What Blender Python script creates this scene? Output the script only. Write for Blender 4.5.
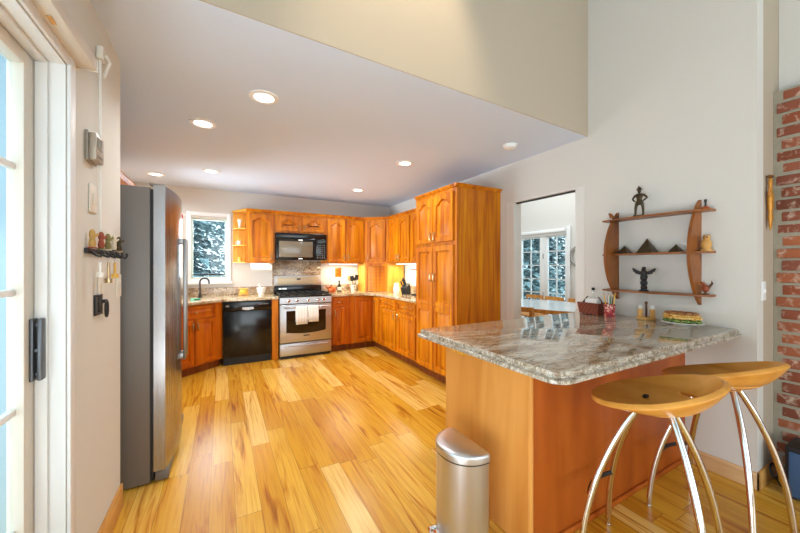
import bpy, bmesh, math, random
from math import sin, cos, pi, radians as R
from mathutils import Vector, Matrix, noise

random.seed(7)
for o in list(bpy.data.objects):
    bpy.data.objects.remove(o)
SC = bpy.context.scene
COL = SC.collection

# ------------------------------------------------------------------ camera
cd = bpy.data.cameras.new('camera'); cam = bpy.data.objects.new('camera', cd); COL.objects.link(cam)
cd.sensor_fit = 'HORIZONTAL'; cd.sensor_width = 36.0; cd.lens = 325.0 / 800.0 * 36.0
cd.clip_start = 0.02; cd.clip_end = 200
YAW = math.atan(178 / 325.0)
cam.location = (0, 0, 1.35); cam.rotation_euler = (pi / 2, 0, -YAW)
SC.camera = cam

# ------------------------------------------------------------------ view
SC.view_settings.view_transform = 'Standard'; SC.view_settings.look = 'None'
SC.view_settings.gamma = 1.0; SC.view_settings.use_curve_mapping = False
SC.view_settings.exposure = 0.14

# ------------------------------------------------------------------ world
W = bpy.data.worlds.new('sky'); SC.world = W; W.use_nodes = True
nt = W.node_tree; nt.nodes.clear()
wo = nt.nodes.new('ShaderNodeOutputWorld'); bg = nt.nodes.new('ShaderNodeBackground')
tc = nt.nodes.new('ShaderNodeTexCoord'); sx = nt.nodes.new('ShaderNodeSeparateXYZ')
rp = nt.nodes.new('ShaderNodeValToRGB')
rp.color_ramp.elements[0].position = 0.0; rp.color_ramp.elements[0].color = (0.66, 0.82, 0.90, 1)
rp.color_ramp.elements[1].position = 0.6; rp.color_ramp.elements[1].color = (0.50, 0.74, 0.88, 1)
nt.links.new(tc.outputs['Generated'], sx.inputs[0]); nt.links.new(sx.outputs['Z'], rp.inputs[0])
nt.links.new(rp.outputs[0], bg.inputs[0]); bg.inputs[1].default_value = 2.2
nt.links.new(bg.outputs[0], wo.inputs[0])

def area(name, loc, rot, sx_, sy_, power, color=(1, 1, 1), spread=None):
    l = bpy.data.lights.new(name, 'AREA'); l.shape = 'RECTANGLE'; l.size = sx_; l.size_y = sy_
    l.energy = power; l.color = color
    if spread: l.spread = spread
    o = bpy.data.objects.new(name, l); o.location = loc; o.rotation_euler = rot; COL.objects.link(o)
    return o
# daylight entering through the living room's assumed, unseen glazed rear wall (behind the camera), the patio door,
# and the kitchen window; plus added fills in kitchen and dining room
area('rear_window_daylight', (1.4, -3.93, 1.5), (R(100), 0, 0), 4.4, 2.2, 80, (0.92, 0.96, 1.0))
area('patio_daylight', (-0.85, -0.1, 0.5), (0, R(-135), 0), 1.6, 1.4, 54, (0.86, 0.93, 1.0))
area('kitchen_window_daylight', (-0.17, 5.85, 1.62), (R(-92), 0, 0), 0.45, 0.85, 8, (0.86, 0.94, 1.0), R(130))
area('kitchen_side_fill', (-1.12, 4.30, 1.45), (0, R(-94), 0), 0.9, 1.2, 58, (0.84, 0.92, 1.0), R(100))  # added fill to brighten the kitchen; no window in this wall
area('dining_ceiling_fill', (4.25, 3.4, 3.38), (0, 0, 0), 1.8, 3.0, 62, (0.88, 0.95, 1.0))  # added fill under the closed dining ceiling, which has no skylight

sun = bpy.data.lights.new('sun', 'SUN'); sun.energy = 1.8; sun.angle = R(3); sun.color = (1.0, 0.97, 0.92)
suno = bpy.data.objects.new('sun', sun); COL.objects.link(suno); suno.location = (0, -8, 12)
suno.rotation_euler = Vector((0.12, 0.52, -0.84)).to_track_quat('-Z', 'Y').to_euler()

# ------------------------------------------------------------------ materials
MATS = {}
def newmat(name):
    m = bpy.data.materials.new(name); m.use_nodes = True
    n = m.node_tree; b = n.nodes['Principled BSDF']
    MATS[name] = m
    return m, n, b
def srgb(r, g, b):
    f = lambda c: c / 12.92 if c <= 0.04045 else ((c + 0.055) / 1.055) ** 2.4
    return (f(r / 255), f(g / 255), f(b / 255), 1)
def plain(name, rgb, rough=0.5, metal=0.0, bump=0.0, bscale=60, var=0.04, spec=None, coat=0, emit=None):
    """procedural: slight noise variation in tone and bump"""
    m, n, b = newmat(name)
    c = srgb(*rgb)
    tcn = n.nodes.new('ShaderNodeTexCoord'); nz = n.nodes.new('ShaderNodeTexNoise')
    nz.inputs['Scale'].default_value = bscale; nz.inputs['Detail'].default_value = 3
    n.links.new(tcn.outputs['Object'], nz.inputs['Vector'])
    mx = n.nodes.new('ShaderNodeMix'); mx.data_type = 'RGBA'
    mx.inputs['A'].default_value = tuple(v * (1 - var) for v in c[:3]) + (1,)
    mx.inputs['B'].default_value = tuple(min(1, v * (1 + var)) for v in c[:3]) + (1,)
    n.links.new(nz.outputs['Fac'], mx.inputs['Factor']); n.links.new(mx.outputs['Result'], b.inputs['Base Color'])
    b.inputs['Roughness'].default_value = rough; b.inputs['Metallic'].default_value = metal
    if spec is not None: b.inputs['Specular IOR Level'].default_value = spec
    if coat: b.inputs['Coat Weight'].default_value = coat; b.inputs['Coat Roughness'].default_value = 0.08
    if bump:
        bp = n.nodes.new('ShaderNodeBump'); bp.inputs['Strength'].default_value = bump; bp.inputs['Distance'].default_value = 0.004
        n.links.new(nz.outputs['Fac'], bp.inputs['Height']); n.links.new(bp.outputs[0], b.inputs['Normal'])
    if emit:
        b.inputs['Emission Color'].default_value = c; b.inputs['Emission Strength'].default_value = emit
    return m
def wood(name, a, bcol, dark, rough=0.4, grain=(16, 16, 1.1), rnd=0.13, coat=0.04, darkpos=0.30):
    m, n, b = newmat(name)
    N = n.nodes.new; L = n.links.new
    tcn = N('ShaderNodeTexCoord'); oi = N('ShaderNodeObjectInfo')
    mul = N('ShaderNodeMath'); mul.operation = 'MULTIPLY'; mul.inputs[1].default_value = 9.7
    L(oi.outputs['Random'], mul.inputs[0])
    add = N('ShaderNodeVectorMath'); add.operation = 'ADD'
    L(tcn.outputs['Object'], add.inputs[0]); L(mul.outputs[0], add.inputs[1])
    mp = N('ShaderNodeMapping'); mp.inputs['Scale'].default_value = grain
    L(add.outputs[0], mp.inputs['Vector'])
    nz = N('ShaderNodeTexNoise'); nz.inputs['Scale'].default_value = 1.0; nz.inputs['Detail'].default_value = 5
    nz.inputs['Distortion'].default_value = 0.6
    L(mp.outputs[0], nz.inputs['Vector'])
    cr = N('ShaderNodeValToRGB'); e = cr.color_ramp.elements
    e[0].position = darkpos; e[0].color = srgb(*dark); e[1].position = 0.72; e[1].color = srgb(*bcol)
    k = e.new(0.5); k.color = srgb(*a)
    L(nz.outputs['Fac'], cr.inputs[0])
    hs = N('ShaderNodeHueSaturation')
    ma = N('ShaderNodeMath'); ma.operation = 'MULTIPLY_ADD'; ma.inputs[1].default_value = rnd; ma.inputs[2].default_value = 1 - rnd / 2
    L(oi.outputs['Random'], ma.inputs[0]); L(ma.outputs[0], hs.inputs['Value'])
    L(cr.outputs[0], hs.inputs['Color']); L(hs.outputs[0], b.inputs['Base Color'])
    b.inputs['Roughness'].default_value = rough
    b.inputs['Coat Weight'].default_value = coat; b.inputs['Coat Roughness'].default_value = 0.15; b.inputs['Specular IOR Level'].default_value = 0.32
    return m

M_WALL = plain('wall_paint', (216, 212, 204), 0.85, bump=0.06, bscale=90, var=0.01)
M_BEIGE = plain('beige_paint_lamp_tint', (184, 169, 148), 0.8, bump=0.10, bscale=90, var=0.012)  # on the header, warm dim lamplight is put into this colour
M_LEFTP = plain('warm_white_paint', (213, 210, 200), 0.8, bump=0.06, bscale=90, var=0.012)
M_CEIL = plain('ceiling_paint', (214, 227, 246), 0.9, bump=0.18, bscale=70, var=0.012)
M_TRIM = plain('white_trim', (238, 238, 236), 0.45, var=0.01)
M_CREAM = plain('cream_trim', (222, 214, 200), 0.45, var=0.012)
M_CAB = wood('honey_cabinet_wood', (196, 110, 0), (218, 140, 4), (158, 76, 0))
M_CABD = wood('red_cabinet_wood', (184, 88, 0), (202, 110, 2), (146, 60, 0))
M_CABI = wood('pale_cabinet_inside', (226, 166, 62), (236, 182, 84), (208, 144, 46), rnd=0.08)
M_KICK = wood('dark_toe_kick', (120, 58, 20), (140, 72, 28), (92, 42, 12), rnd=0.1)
M_PEND = wood('peninsula_end_pale_wood', (212, 142, 66), (224, 158, 82), (196, 122, 50), grain=(7, 7, 0.8), rnd=0.05, coat=0.02)
M_PENF = wood('peninsula_front_dark_wood', (172, 84, 22), (186, 98, 30), (154, 70, 16), grain=(6, 6, 0.7), rnd=0.05)  # redder and darker than the end panel
M_OAK = wood('oak_baseboard', (214, 158, 84), (228, 176, 104), (188, 128, 58), grain=(3, 2, 20), rnd=0.08)
M_OAKP = wood('pale_oak_baseboard', (216, 176, 128), (226, 190, 146), (200, 156, 106), grain=(3, 2, 20), rnd=0.08)
M_BEECH = wood('beech_seat', (214, 150, 66), (226, 166, 84), (196, 130, 50), grain=(10, 2.0, 10), rnd=0.05, rough=0.3)
M_SHELF = wood('varnished_shelf_wood', (142, 82, 34), (164, 100, 44), (108, 58, 22), grain=(8, 8, 3), rnd=0.12)
M_CHAIR = wood('chair_wood', (206, 142, 66), (222, 160, 84), (180, 116, 46), rnd=0.1)
M_LIGHTWOOD = wood('light_carved_wood', (206, 156, 84), (222, 176, 106), (172, 116, 56), grain=(20, 20, 6), rnd=0.12)
M_DARKWOOD = wood('dark_carved_wood', (98, 62, 34), (140, 96, 50), (52, 32, 18), grain=(22, 22, 12), rnd=0.15)
M_STEEL = None
def steel(name, rgb, rough, aniso=0.0, grain=(4, 4, 300), amt=0.10):
    m, n, b = newmat(name); N = n.nodes.new; L = n.links.new
    tcn = N('ShaderNodeTexCoord'); mp = N('ShaderNodeMapping'); mp.inputs['Scale'].default_value = grain
    nz = N('ShaderNodeTexNoise'); nz.inputs['Scale'].default_value = 1; nz.inputs['Detail'].default_value = 2
    L(tcn.outputs['Object'], mp.inputs[0]); L(mp.outputs[0], nz.inputs['Vector'])
    ma = N('ShaderNodeMath'); ma.operation = 'MULTIPLY_ADD'; ma.inputs[1].default_value = amt; ma.inputs[2].default_value = rough - amt / 2
    L(nz.outputs['Fac'], ma.inputs[0]); L(ma.outputs[0], b.inputs['Roughness'])
    b.inputs['Base Color'].default_value = srgb(*rgb); b.inputs['Metallic'].default_value = 1.0
    if aniso: b.inputs['Anisotropic'].default_value = aniso
    return m
M_STEEL = steel('brushed_steel', (192, 190, 190), 0.38)
M_FRIDGE = steel('fridge_steel', (172, 172, 174), 0.26, grain=(300, 300, 3))
M_HANDLE = steel('satin_handle', (150, 148, 146), 0.35)
M_FSIDE = plain('grey_fridge_side', (118, 111, 104), 0.45, metal=0.3, var=0.03)
M_CHROME = steel('chrome', (232, 230, 228), 0.06, amt=0.02)
M_CAN = steel('can_steel', (208, 206, 206), 0.36, grain=(40, 40, 2), amt=0.04)
M_NICKEL = steel('brass_nickel', (184, 164, 126), 0.3)
M_BLACK = plain('black_gloss', (16, 16, 17), 0.16, var=0.1)
M_BLACKM = plain('black_matte', (24, 23, 22), 0.5, var=0.15)
M_GRATE = plain('cast_iron', (20, 20, 20), 0.6, bump=0.2, var=0.2)
M_OVEN = plain('oven_glass', (40, 28, 16), 0.08, var=0.2)
M_MWIN = plain('microwave_window', (120, 110, 92), 0.12, var=0.1)
M_BRONZE = plain('dark_bronze', (74, 62, 42), 0.38, metal=0.7, bump=0.3, bscale=120, var=0.35)
M_COPPER = plain('copper_kettle', (196, 96, 42), 0.25, metal=0.6, var=0.1)
M_CERAM = plain('white_ceramic', (238, 236, 228), 0.2, var=0.02, coat=0.3)
M_PAPER = plain('white_paper', (240, 238, 230), 0.8, var=0.02)
M_YELLOW = plain('yellow_glaze', (226, 178, 60), 0.3, var=0.06, coat=0.3)
M_RED = plain('red_plastic', (196, 40, 28), 0.35, var=0.1)
M_PLATE = plain('switch_plate', (226, 218, 202), 0.4, var=0.01)
M_GREYP = plain('grey_plastic', (150, 142, 130), 0.4, var=0.04)
M_LCD = plain('display_window', (120, 124, 112), 0.2, var=0.05)
M_CORD = plain('white_cord', (236, 236, 230), 0.6, var=0.02)
M_BLUE_SHEEN = plain('speaker_front_blue_sheen', (62, 96, 136), 0.4, var=0.1)  # blue reflected light put into the grille colour
M_CLOTH = None
def cloth(name, base, stripe):
    m, n, b = newmat(name); N = n.nodes.new; L = n.links.new
    tcn = N('ShaderNodeTexCoord'); wv = N('ShaderNodeTexWave'); wv.bands_direction = 'X'; wv.inputs['Scale'].default_value = 14
    wv.inputs['Distortion'].default_value = 0.3
    L(tcn.outputs['Object'], wv.inputs['Vector'])
    cr = N('ShaderNodeValToRGB'); cr.color_ramp.elements[0].position = 0.02; cr.color_ramp.elements[1].position = 0.2
    cr.color_ramp.elements[0].color = srgb(*stripe); cr.color_ramp.elements[1].color = srgb(*base)
    L(wv.outputs['Fac'], cr.inputs[0]); L(cr.outputs[0], b.inputs['Base Color']); b.inputs['Roughness'].default_value = 0.95
    return m
M_CLOTH = cloth('striped_towel', (244, 240, 230), (196, 190, 182))

def granite(name, pale, mid, brown, dark, scale=1.0, rough=0.07, speck=0.4, spec=0.6):
    m, n, b = newmat(name); N = n.nodes.new; L = n.links.new
    tcn = N('ShaderNodeTexCoord')
    def noi(s, det, dist=0.0, vec=None):
        z = N('ShaderNodeTexNoise'); z.inputs['Scale'].default_value = s * scale; z.inputs['Detail'].default_value = det
        z.inputs['Distortion'].default_value = dist
        L(vec or tcn.outputs['Object'], z.inputs['Vector']); return z
    mp = N('ShaderNodeMapping'); mp.inputs['Rotation'].default_value = (0, 0, R(28)); mp.inputs['Scale'].default_value = (1.0, 2.6, 1.6)
    L(tcn.outputs['Object'], mp.inputs[0])
    n1 = noi(3.2, 7, 1.6, mp.outputs[0]); n2 = noi(42, 4); n3 = noi(5.5, 8, 2.2, mp.outputs[0])
    c1 = N('ShaderNodeValToRGB'); e = c1.color_ramp.elements
    e[0].position = 0.33; e[0].color = srgb(*brown); e[1].position = 0.66; e[1].color = srgb(*pale)
    k = e.new(0.48); k.color = srgb(*mid)
    L(n1.outputs['Fac'], c1.inputs[0])
    c2 = N('ShaderNodeValToRGB'); e = c2.color_ramp.elements
    e[0].position = 0.35; e[0].color = (0, 0, 0, 1); e[1].position = 0.47; e[1].color = (1, 1, 1, 1)
    L(n2.outputs['Fac'], c2.inputs[0])
    mx = N('ShaderNodeMix'); mx.data_type = 'RGBA'; mx.blend_type = 'MULTIPLY'; mx.inputs['Factor'].default_value = speck
    L(c1.outputs[0], mx.inputs['A']); L(c2.outputs[0], mx.inputs['B'])
    # dark veins: narrow band of n3
    c3 = N('ShaderNodeValToRGB'); e = c3.color_ramp.elements
    e[0].position = 0.455; e[0].color = (0, 0, 0, 1); e[1].position = 0.535; e[1].color = (0, 0, 0, 1)
    k = e.new(0.495); k.color = (0.8, 0.8, 0.8, 1)
    L(n3.outputs['Fac'], c3.inputs[0])
    m2 = N('ShaderNodeMix'); m2.data_type = 'RGBA'
    L(c3.outputs[0], m2.inputs['Factor']); L(mx.outputs['Result'], m2.inputs['A']); m2.inputs['B'].default_value = srgb(*dark)
    L(m2.outputs['Result'], b.inputs['Base Color'])
    b.inputs['Roughness'].default_value = rough; b.inputs['Specular IOR Level'].default_value = spec
    return m
M_GRAN = granite('polished_granite', (204, 193, 174), (182, 163, 136), (150, 120, 90), (92, 72, 56), rough=0.045, speck=0.22, spec=1.0)
M_GRANE = granite('granite_edge', (214, 204, 188), (186, 172, 150), (144, 122, 98), (66, 58, 54), scale=4.0, rough=0.18)
M_GRANB = granite('granite_backsplash', (206, 188, 162), (182, 158, 128), (140, 110, 80), (66, 50, 40), scale=1.3, rough=0.15)
M_GRANC = granite('granite_back_counter', (222, 208, 178), (206, 184, 146), (172, 138, 92), (96, 74, 52), scale=1.6, rough=0.12)

def floor_mat():
    m, n, b = newmat('hickory_plank_floor'); N = n.nodes.new; L = n.links.new
    def math_(op, a, bb=None, c=None):
        x = N('ShaderNodeMath'); x.operation = op
        for i, v in enumerate((a, bb, c)):
            if v is None: continue
            if isinstance(v, (int, float)): x.inputs[i].default_value = v
            else: L(v, x.inputs[i])
        return x.outputs[0]
    tcn = N('ShaderNodeTexCoord'); s = N('ShaderNodeSeparateXYZ'); L(tcn.outputs['Object'], s.inputs[0])
    PW, PL = 0.128, 1.2
    xs = math_('DIVIDE', math_('ADD', s.outputs['X'], 20.03), PW)
    ci = math_('FLOOR', xs); fx = math_('SUBTRACT', xs, ci)
    wn = N('ShaderNodeTexWhiteNoise'); wn.noise_dimensions = '1D'; L(ci, wn.inputs['W'])
    ys = math_('DIVIDE', math_('ADD', math_('ADD', s.outputs['Y'], 20.0), math_('MULTIPLY', wn.outputs['Value'], 7.0)), PL)
    ri = math_('FLOOR', ys); fy = math_('SUBTRACT', ys, ri)
    cb = N('ShaderNodeCombineXYZ'); L(ci, cb.inputs[0]); L(ri, cb.inputs[1])
    w2 = N('ShaderNodeTexWhiteNoise'); w2.noise_dimensions = '3D'; L(cb.outputs[0], w2.inputs['Vector'])
    # plank tone
    cr = N('ShaderNodeValToRGB'); e = cr.color_ramp.elements
    e[0].position = 0.0; e[0].color = srgb(198, 136, 32); e[1].position = 1.0; e[1].color = srgb(234, 192, 108)
    for p, c in ((0.18, (208, 150, 38)), (0.5, (218, 164, 50)), (0.8, (226, 178, 76))):
        k = e.new(p); k.color = srgb(*c)
    L(w2.outputs['Value'], cr.inputs[0])
    # grain
    off = N('ShaderNodeVectorMath'); off.operation = 'SCALE'; off.inputs['Scale'].default_value = 13.0
    L(w2.outputs['Color'], off.inputs[0])
    ad = N('ShaderNodeVectorMath'); ad.operation = 'ADD'; L(tcn.outputs['Object'], ad.inputs[0]); L(off.outputs[0], ad.inputs[1])
    mp = N('ShaderNodeMapping'); mp.inputs['Scale'].default_value = (15, 1.15, 1); L(ad.outputs[0], mp.inputs[0])
    nz = N('ShaderNodeTexNoise'); nz.inputs['Scale'].default_value = 1; nz.inputs['Detail'].default_value = 4; nz.inputs['Distortion'].default_value = 1.2
    L(mp.outputs[0], nz.inputs['Vector'])
    g = N('ShaderNodeValToRGB'); e = g.color_ramp.elements
    e[0].position = 0.27; e[0].color = srgb(146, 100, 40); e[1].position = 0.46; e[1].color = (1, 1, 1, 1)
    k = e.new(0.36); k.color = srgb(222, 188, 138)
    L(nz.outputs['Fac'], g.inputs[0])
    mx = N('ShaderNodeMix'); mx.data_type = 'RGBA'; mx.blend_type = 'MULTIPLY'; mx.inputs['Factor'].default_value = 0.85
    L(cr.outputs[0], mx.inputs['A']); L(g.outputs[0], mx.inputs['B'])
    # fine cathedral figure
    mp2 = N('ShaderNodeMapping'); mp2.inputs['Scale'].default_value = (75, 2.2, 1); L(ad.outputs[0], mp2.inputs[0])
    nf = N('ShaderNodeTexNoise'); nf.inputs['Scale'].default_value = 1; nf.inputs['Detail'].default_value = 3; nf.inputs['Distortion'].default_value = 0.8
    L(mp2.outputs[0], nf.inputs['Vector'])
    g2 = N('ShaderNodeValToRGB'); e = g2.color_ramp.elements
    e[0].position = 0.3; e[0].color = srgb(214, 176, 118); e[1].position = 0.55; e[1].color = (1, 1, 1, 1)
    L(nf.outputs['Fac'], g2.inputs[0])
    mx2 = N('ShaderNodeMix'); mx2.data_type = 'RGBA'; mx2.blend_type = 'MULTIPLY'; mx2.inputs['Factor'].default_value = 0.6
    L(mx.outputs['Result'], mx2.inputs['A']); L(g2.outputs[0], mx2.inputs['B'])
    # gaps
    gx = math_('MINIMUM', fx, math_('SUBTRACT', 1.0, fx)); gy = math_('MINIMUM', fy, math_('SUBTRACT', 1.0, fy))
    gap = math_('MAXIMUM', math_('LESS_THAN', gx, 0.011), math_('LESS_THAN', gy, 0.0016))
    mx3 = N('ShaderNodeMix'); mx3.data_type = 'RGBA'
    L(math_('MULTIPLY', gap, 0.6), mx3.inputs['Factor']); L(mx2.outputs['Result'], mx3.inputs['A']); mx3.inputs['B'].default_value = srgb(120, 72, 24)
    L(mx3.outputs['Result'], b.inputs['Base Color'])
    b.inputs['Roughness'].default_value = 0.27; b.inputs['Specular IOR Level'].default_value = 0.45
    bp = N('ShaderNodeBump'); bp.inputs['Strength'].default_value = 0.12; bp.inputs['Distance'].default_value = 0.002
    L(math_('SUBTRACT', nz.outputs['Fac'], gap), bp.inputs['Height']); L(bp.outputs[0], b.inputs['Normal'])
    return m
M_FLOOR = floor_mat()

def brick_mat():
    m, n, b = newmat('old_red_brick'); N = n.nodes.new; L = n.links.new
    tcn = N('ShaderNodeTexCoord'); ge = N('ShaderNodeNewGeometry')
    cr = N('ShaderNodeValToRGB'); e = cr.color_ramp.elements
    e[0].position = 0; e[0].color = srgb(110, 62, 46); e[1].position = 1; e[1].color = srgb(168, 96, 62)
    k = e.new(0.3); k.color = srgb(144, 74, 46); k = e.new(0.6); k.color = srgb(132, 74, 56)
    L(ge.outputs['Random Per Island'], cr.inputs[0])
    nz = N('ShaderNodeTexNoise'); nz.inputs['Scale'].default_value = 22; nz.inputs['Detail'].default_value = 6; nz.inputs['Distortion'].default_value = 0.8
    L(tcn.outputs['Object'], nz.inputs['Vector'])
    c2 = N('ShaderNodeValToRGB'); e = c2.color_ramp.elements
    e[0].position = 0.52; e[0].color = (0, 0, 0, 1); e[1].position = 0.72; e[1].color = (0.75, 0.75, 0.75, 1)
    L(nz.outputs['Fac'], c2.inputs[0])
    mx = N('ShaderNodeMix'); mx.data_type = 'RGBA'; L(c2.outputs[0], mx.inputs['Factor'])
    L(cr.outputs[0], mx.inputs['A']); mx.inputs['B'].default_value = srgb(206, 184, 164)
    L(mx.outputs['Result'], b.inputs['Base Color']); b.inputs['Roughness'].default_value = 0.9
    bp = N('ShaderNodeBump'); bp.inputs['Strength'].default_value = 0.5; bp.inputs['Distance'].default_value = 0.004
    L(nz.outputs['Fac'], bp.inputs['Height']); L(bp.outputs[0], b.inputs['Normal'])
    return m
M_BRICK = brick_mat()
M_MORTAR = plain('grey_mortar', (156, 148, 130), 0.95, bump=0.5, bscale=80, var=0.15)

def glass_mat():
    m = bpy.data.materials.new('window_glass'); m.use_nodes = True; n = m.node_tree; n.nodes.clear()
    o = n.nodes.new('ShaderNodeOutputMaterial'); t = n.nodes.new('ShaderNodeBsdfTransparent'); g = n.nodes.new('ShaderNodeBsdfGlossy')
    g.inputs['Roughness'].default_value = 0.02; mx = n.nodes.new('ShaderNodeMixShader'); lw = n.nodes.new('ShaderNodeLayerWeight'); pw = n.nodes.new('ShaderNodeMath'); pw.operation = 'POWER'; pw.inputs[1].default_value = 5.0
    n.links.new(lw.outputs['Facing'], pw.inputs[0]); fr = n.nodes.new('ShaderNodeMath'); fr.operation = 'MULTIPLY_ADD'; fr.inputs[1].default_value = 0.7; fr.inputs[2].default_value = 0.03
    n.links.new(pw.outputs[0], fr.inputs[0]); t.inputs[0].default_value = (0.96, 0.985, 0.985, 1)
    n.links.new(fr.outputs[0], mx.inputs[0]); n.links.new(t.outputs[0], mx.inputs[1]); n.links.new(g.outputs[0], mx.inputs[2])
    n.links.new(mx.outputs[0], o.inputs[0]); return m
M_GLASS = glass_mat()
def wicker_mat():
    m, n, b = newmat('red_brown_wicker'); N = n.nodes.new; L = n.links.new
    tcn = N('ShaderNodeTexCoord'); ck = N('ShaderNodeTexChecker'); ck.inputs['Scale'].default_value = 62
    ck.inputs[1].default_value = srgb(142, 62, 30); ck.inputs[2].default_value = srgb(92, 36, 18)
    L(tcn.outputs['Object'], ck.inputs['Vector']); L(ck.outputs['Color'], b.inputs['Base Color']); b.inputs['Roughness'].default_value = 0.6
    bp = N('ShaderNodeBump'); bp.inputs['Strength'].default_value = 0.6; bp.inputs['Distance'].default_value = 0.003
    L(ck.outputs['Fac'], bp.inputs['Height']); L(bp.outputs[0], b.inputs['Normal'])
    return m
M_WICKER = wicker_mat()
def speckle(name, cols, scale=60, rough=0.6):
    m, n, b = newmat(name); N = n.nodes.new; L = n.links.new
    tcn = N('ShaderNodeTexCoord'); v = N('ShaderNodeTexVoronoi'); v.inputs['Scale'].default_value = scale
    L(tcn.outputs['Object'], v.inputs['Vector'])
    sp = N('ShaderNodeSeparateXYZ'); L(v.outputs['Color'], sp.inputs[0])
    cr = N('ShaderNodeValToRGB'); cr.color_ramp.interpolation = 'CONSTANT'; e = cr.color_ramp.elements
    e[0].position = 0; e[0].color = srgb(*cols[0]); e[1].position = 1.0 / len(cols); e[1].color = srgb(*cols[1])
    for i in range(2, len(cols)):
        k = e.new(i / len(cols)); k.color = srgb(*cols[i])
    L(sp.outputs[0], cr.inputs[0]); L(cr.outputs[0], b.inputs['Base Color']); b.inputs['Roughness'].default_value = rough
    return m
M_CUP = speckle('patterned_red_cup', [(178, 42, 42), (206, 96, 90), (120, 28, 34), (224, 176, 160), (150, 50, 60)], 90)
M_SALAD = speckle('green_filling', [(74, 104, 36), (104, 132, 52), (52, 80, 28), (150, 160, 76)], 110)
M_EGG = speckle('yellow_filling', [(214, 158, 64), (226, 184, 96), (190, 128, 44), (232, 206, 140)], 100)
M_BREAD = speckle('brown_bread', [(128, 78, 40), (150, 96, 50), (104, 60, 30), (168, 116, 66)], 80)
M_FOLI = speckle('spruce_needles', [(150, 176, 178), (184, 206, 208), (120, 150, 154), (210, 226, 226), (136, 164, 168), (100, 130, 136)], 5, 0.9)
M_BARK = plain('grey_bark', (86, 88, 88), 0.9, var=0.2)
M_SNOW = plain('pale_ground', (222, 232, 238), 0.9, var=0.05, bscale=3)
M_TABLE = plain('white_table_top', (214, 220, 220), 0.15, var=0.02)
M_PENCIL = [plain('pencil_yellow', (226, 172, 40), 0.4), plain('pencil_green', (72, 120, 60), 0.4), plain('pencil_black', (30, 30, 32), 0.4),
            plain('pencil_white', (232, 226, 212), 0.4), plain('pencil_red', (180, 60, 40), 0.4), plain('pencil_blue', (60, 90, 150), 0.4)]
M_LAMP = plain('lamp_lens', (255, 250, 240), 0.4, emit=6.0)
M_DISPLAY = plain('lit_display', (235, 240, 240), 0.4, emit=0.8)

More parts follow.
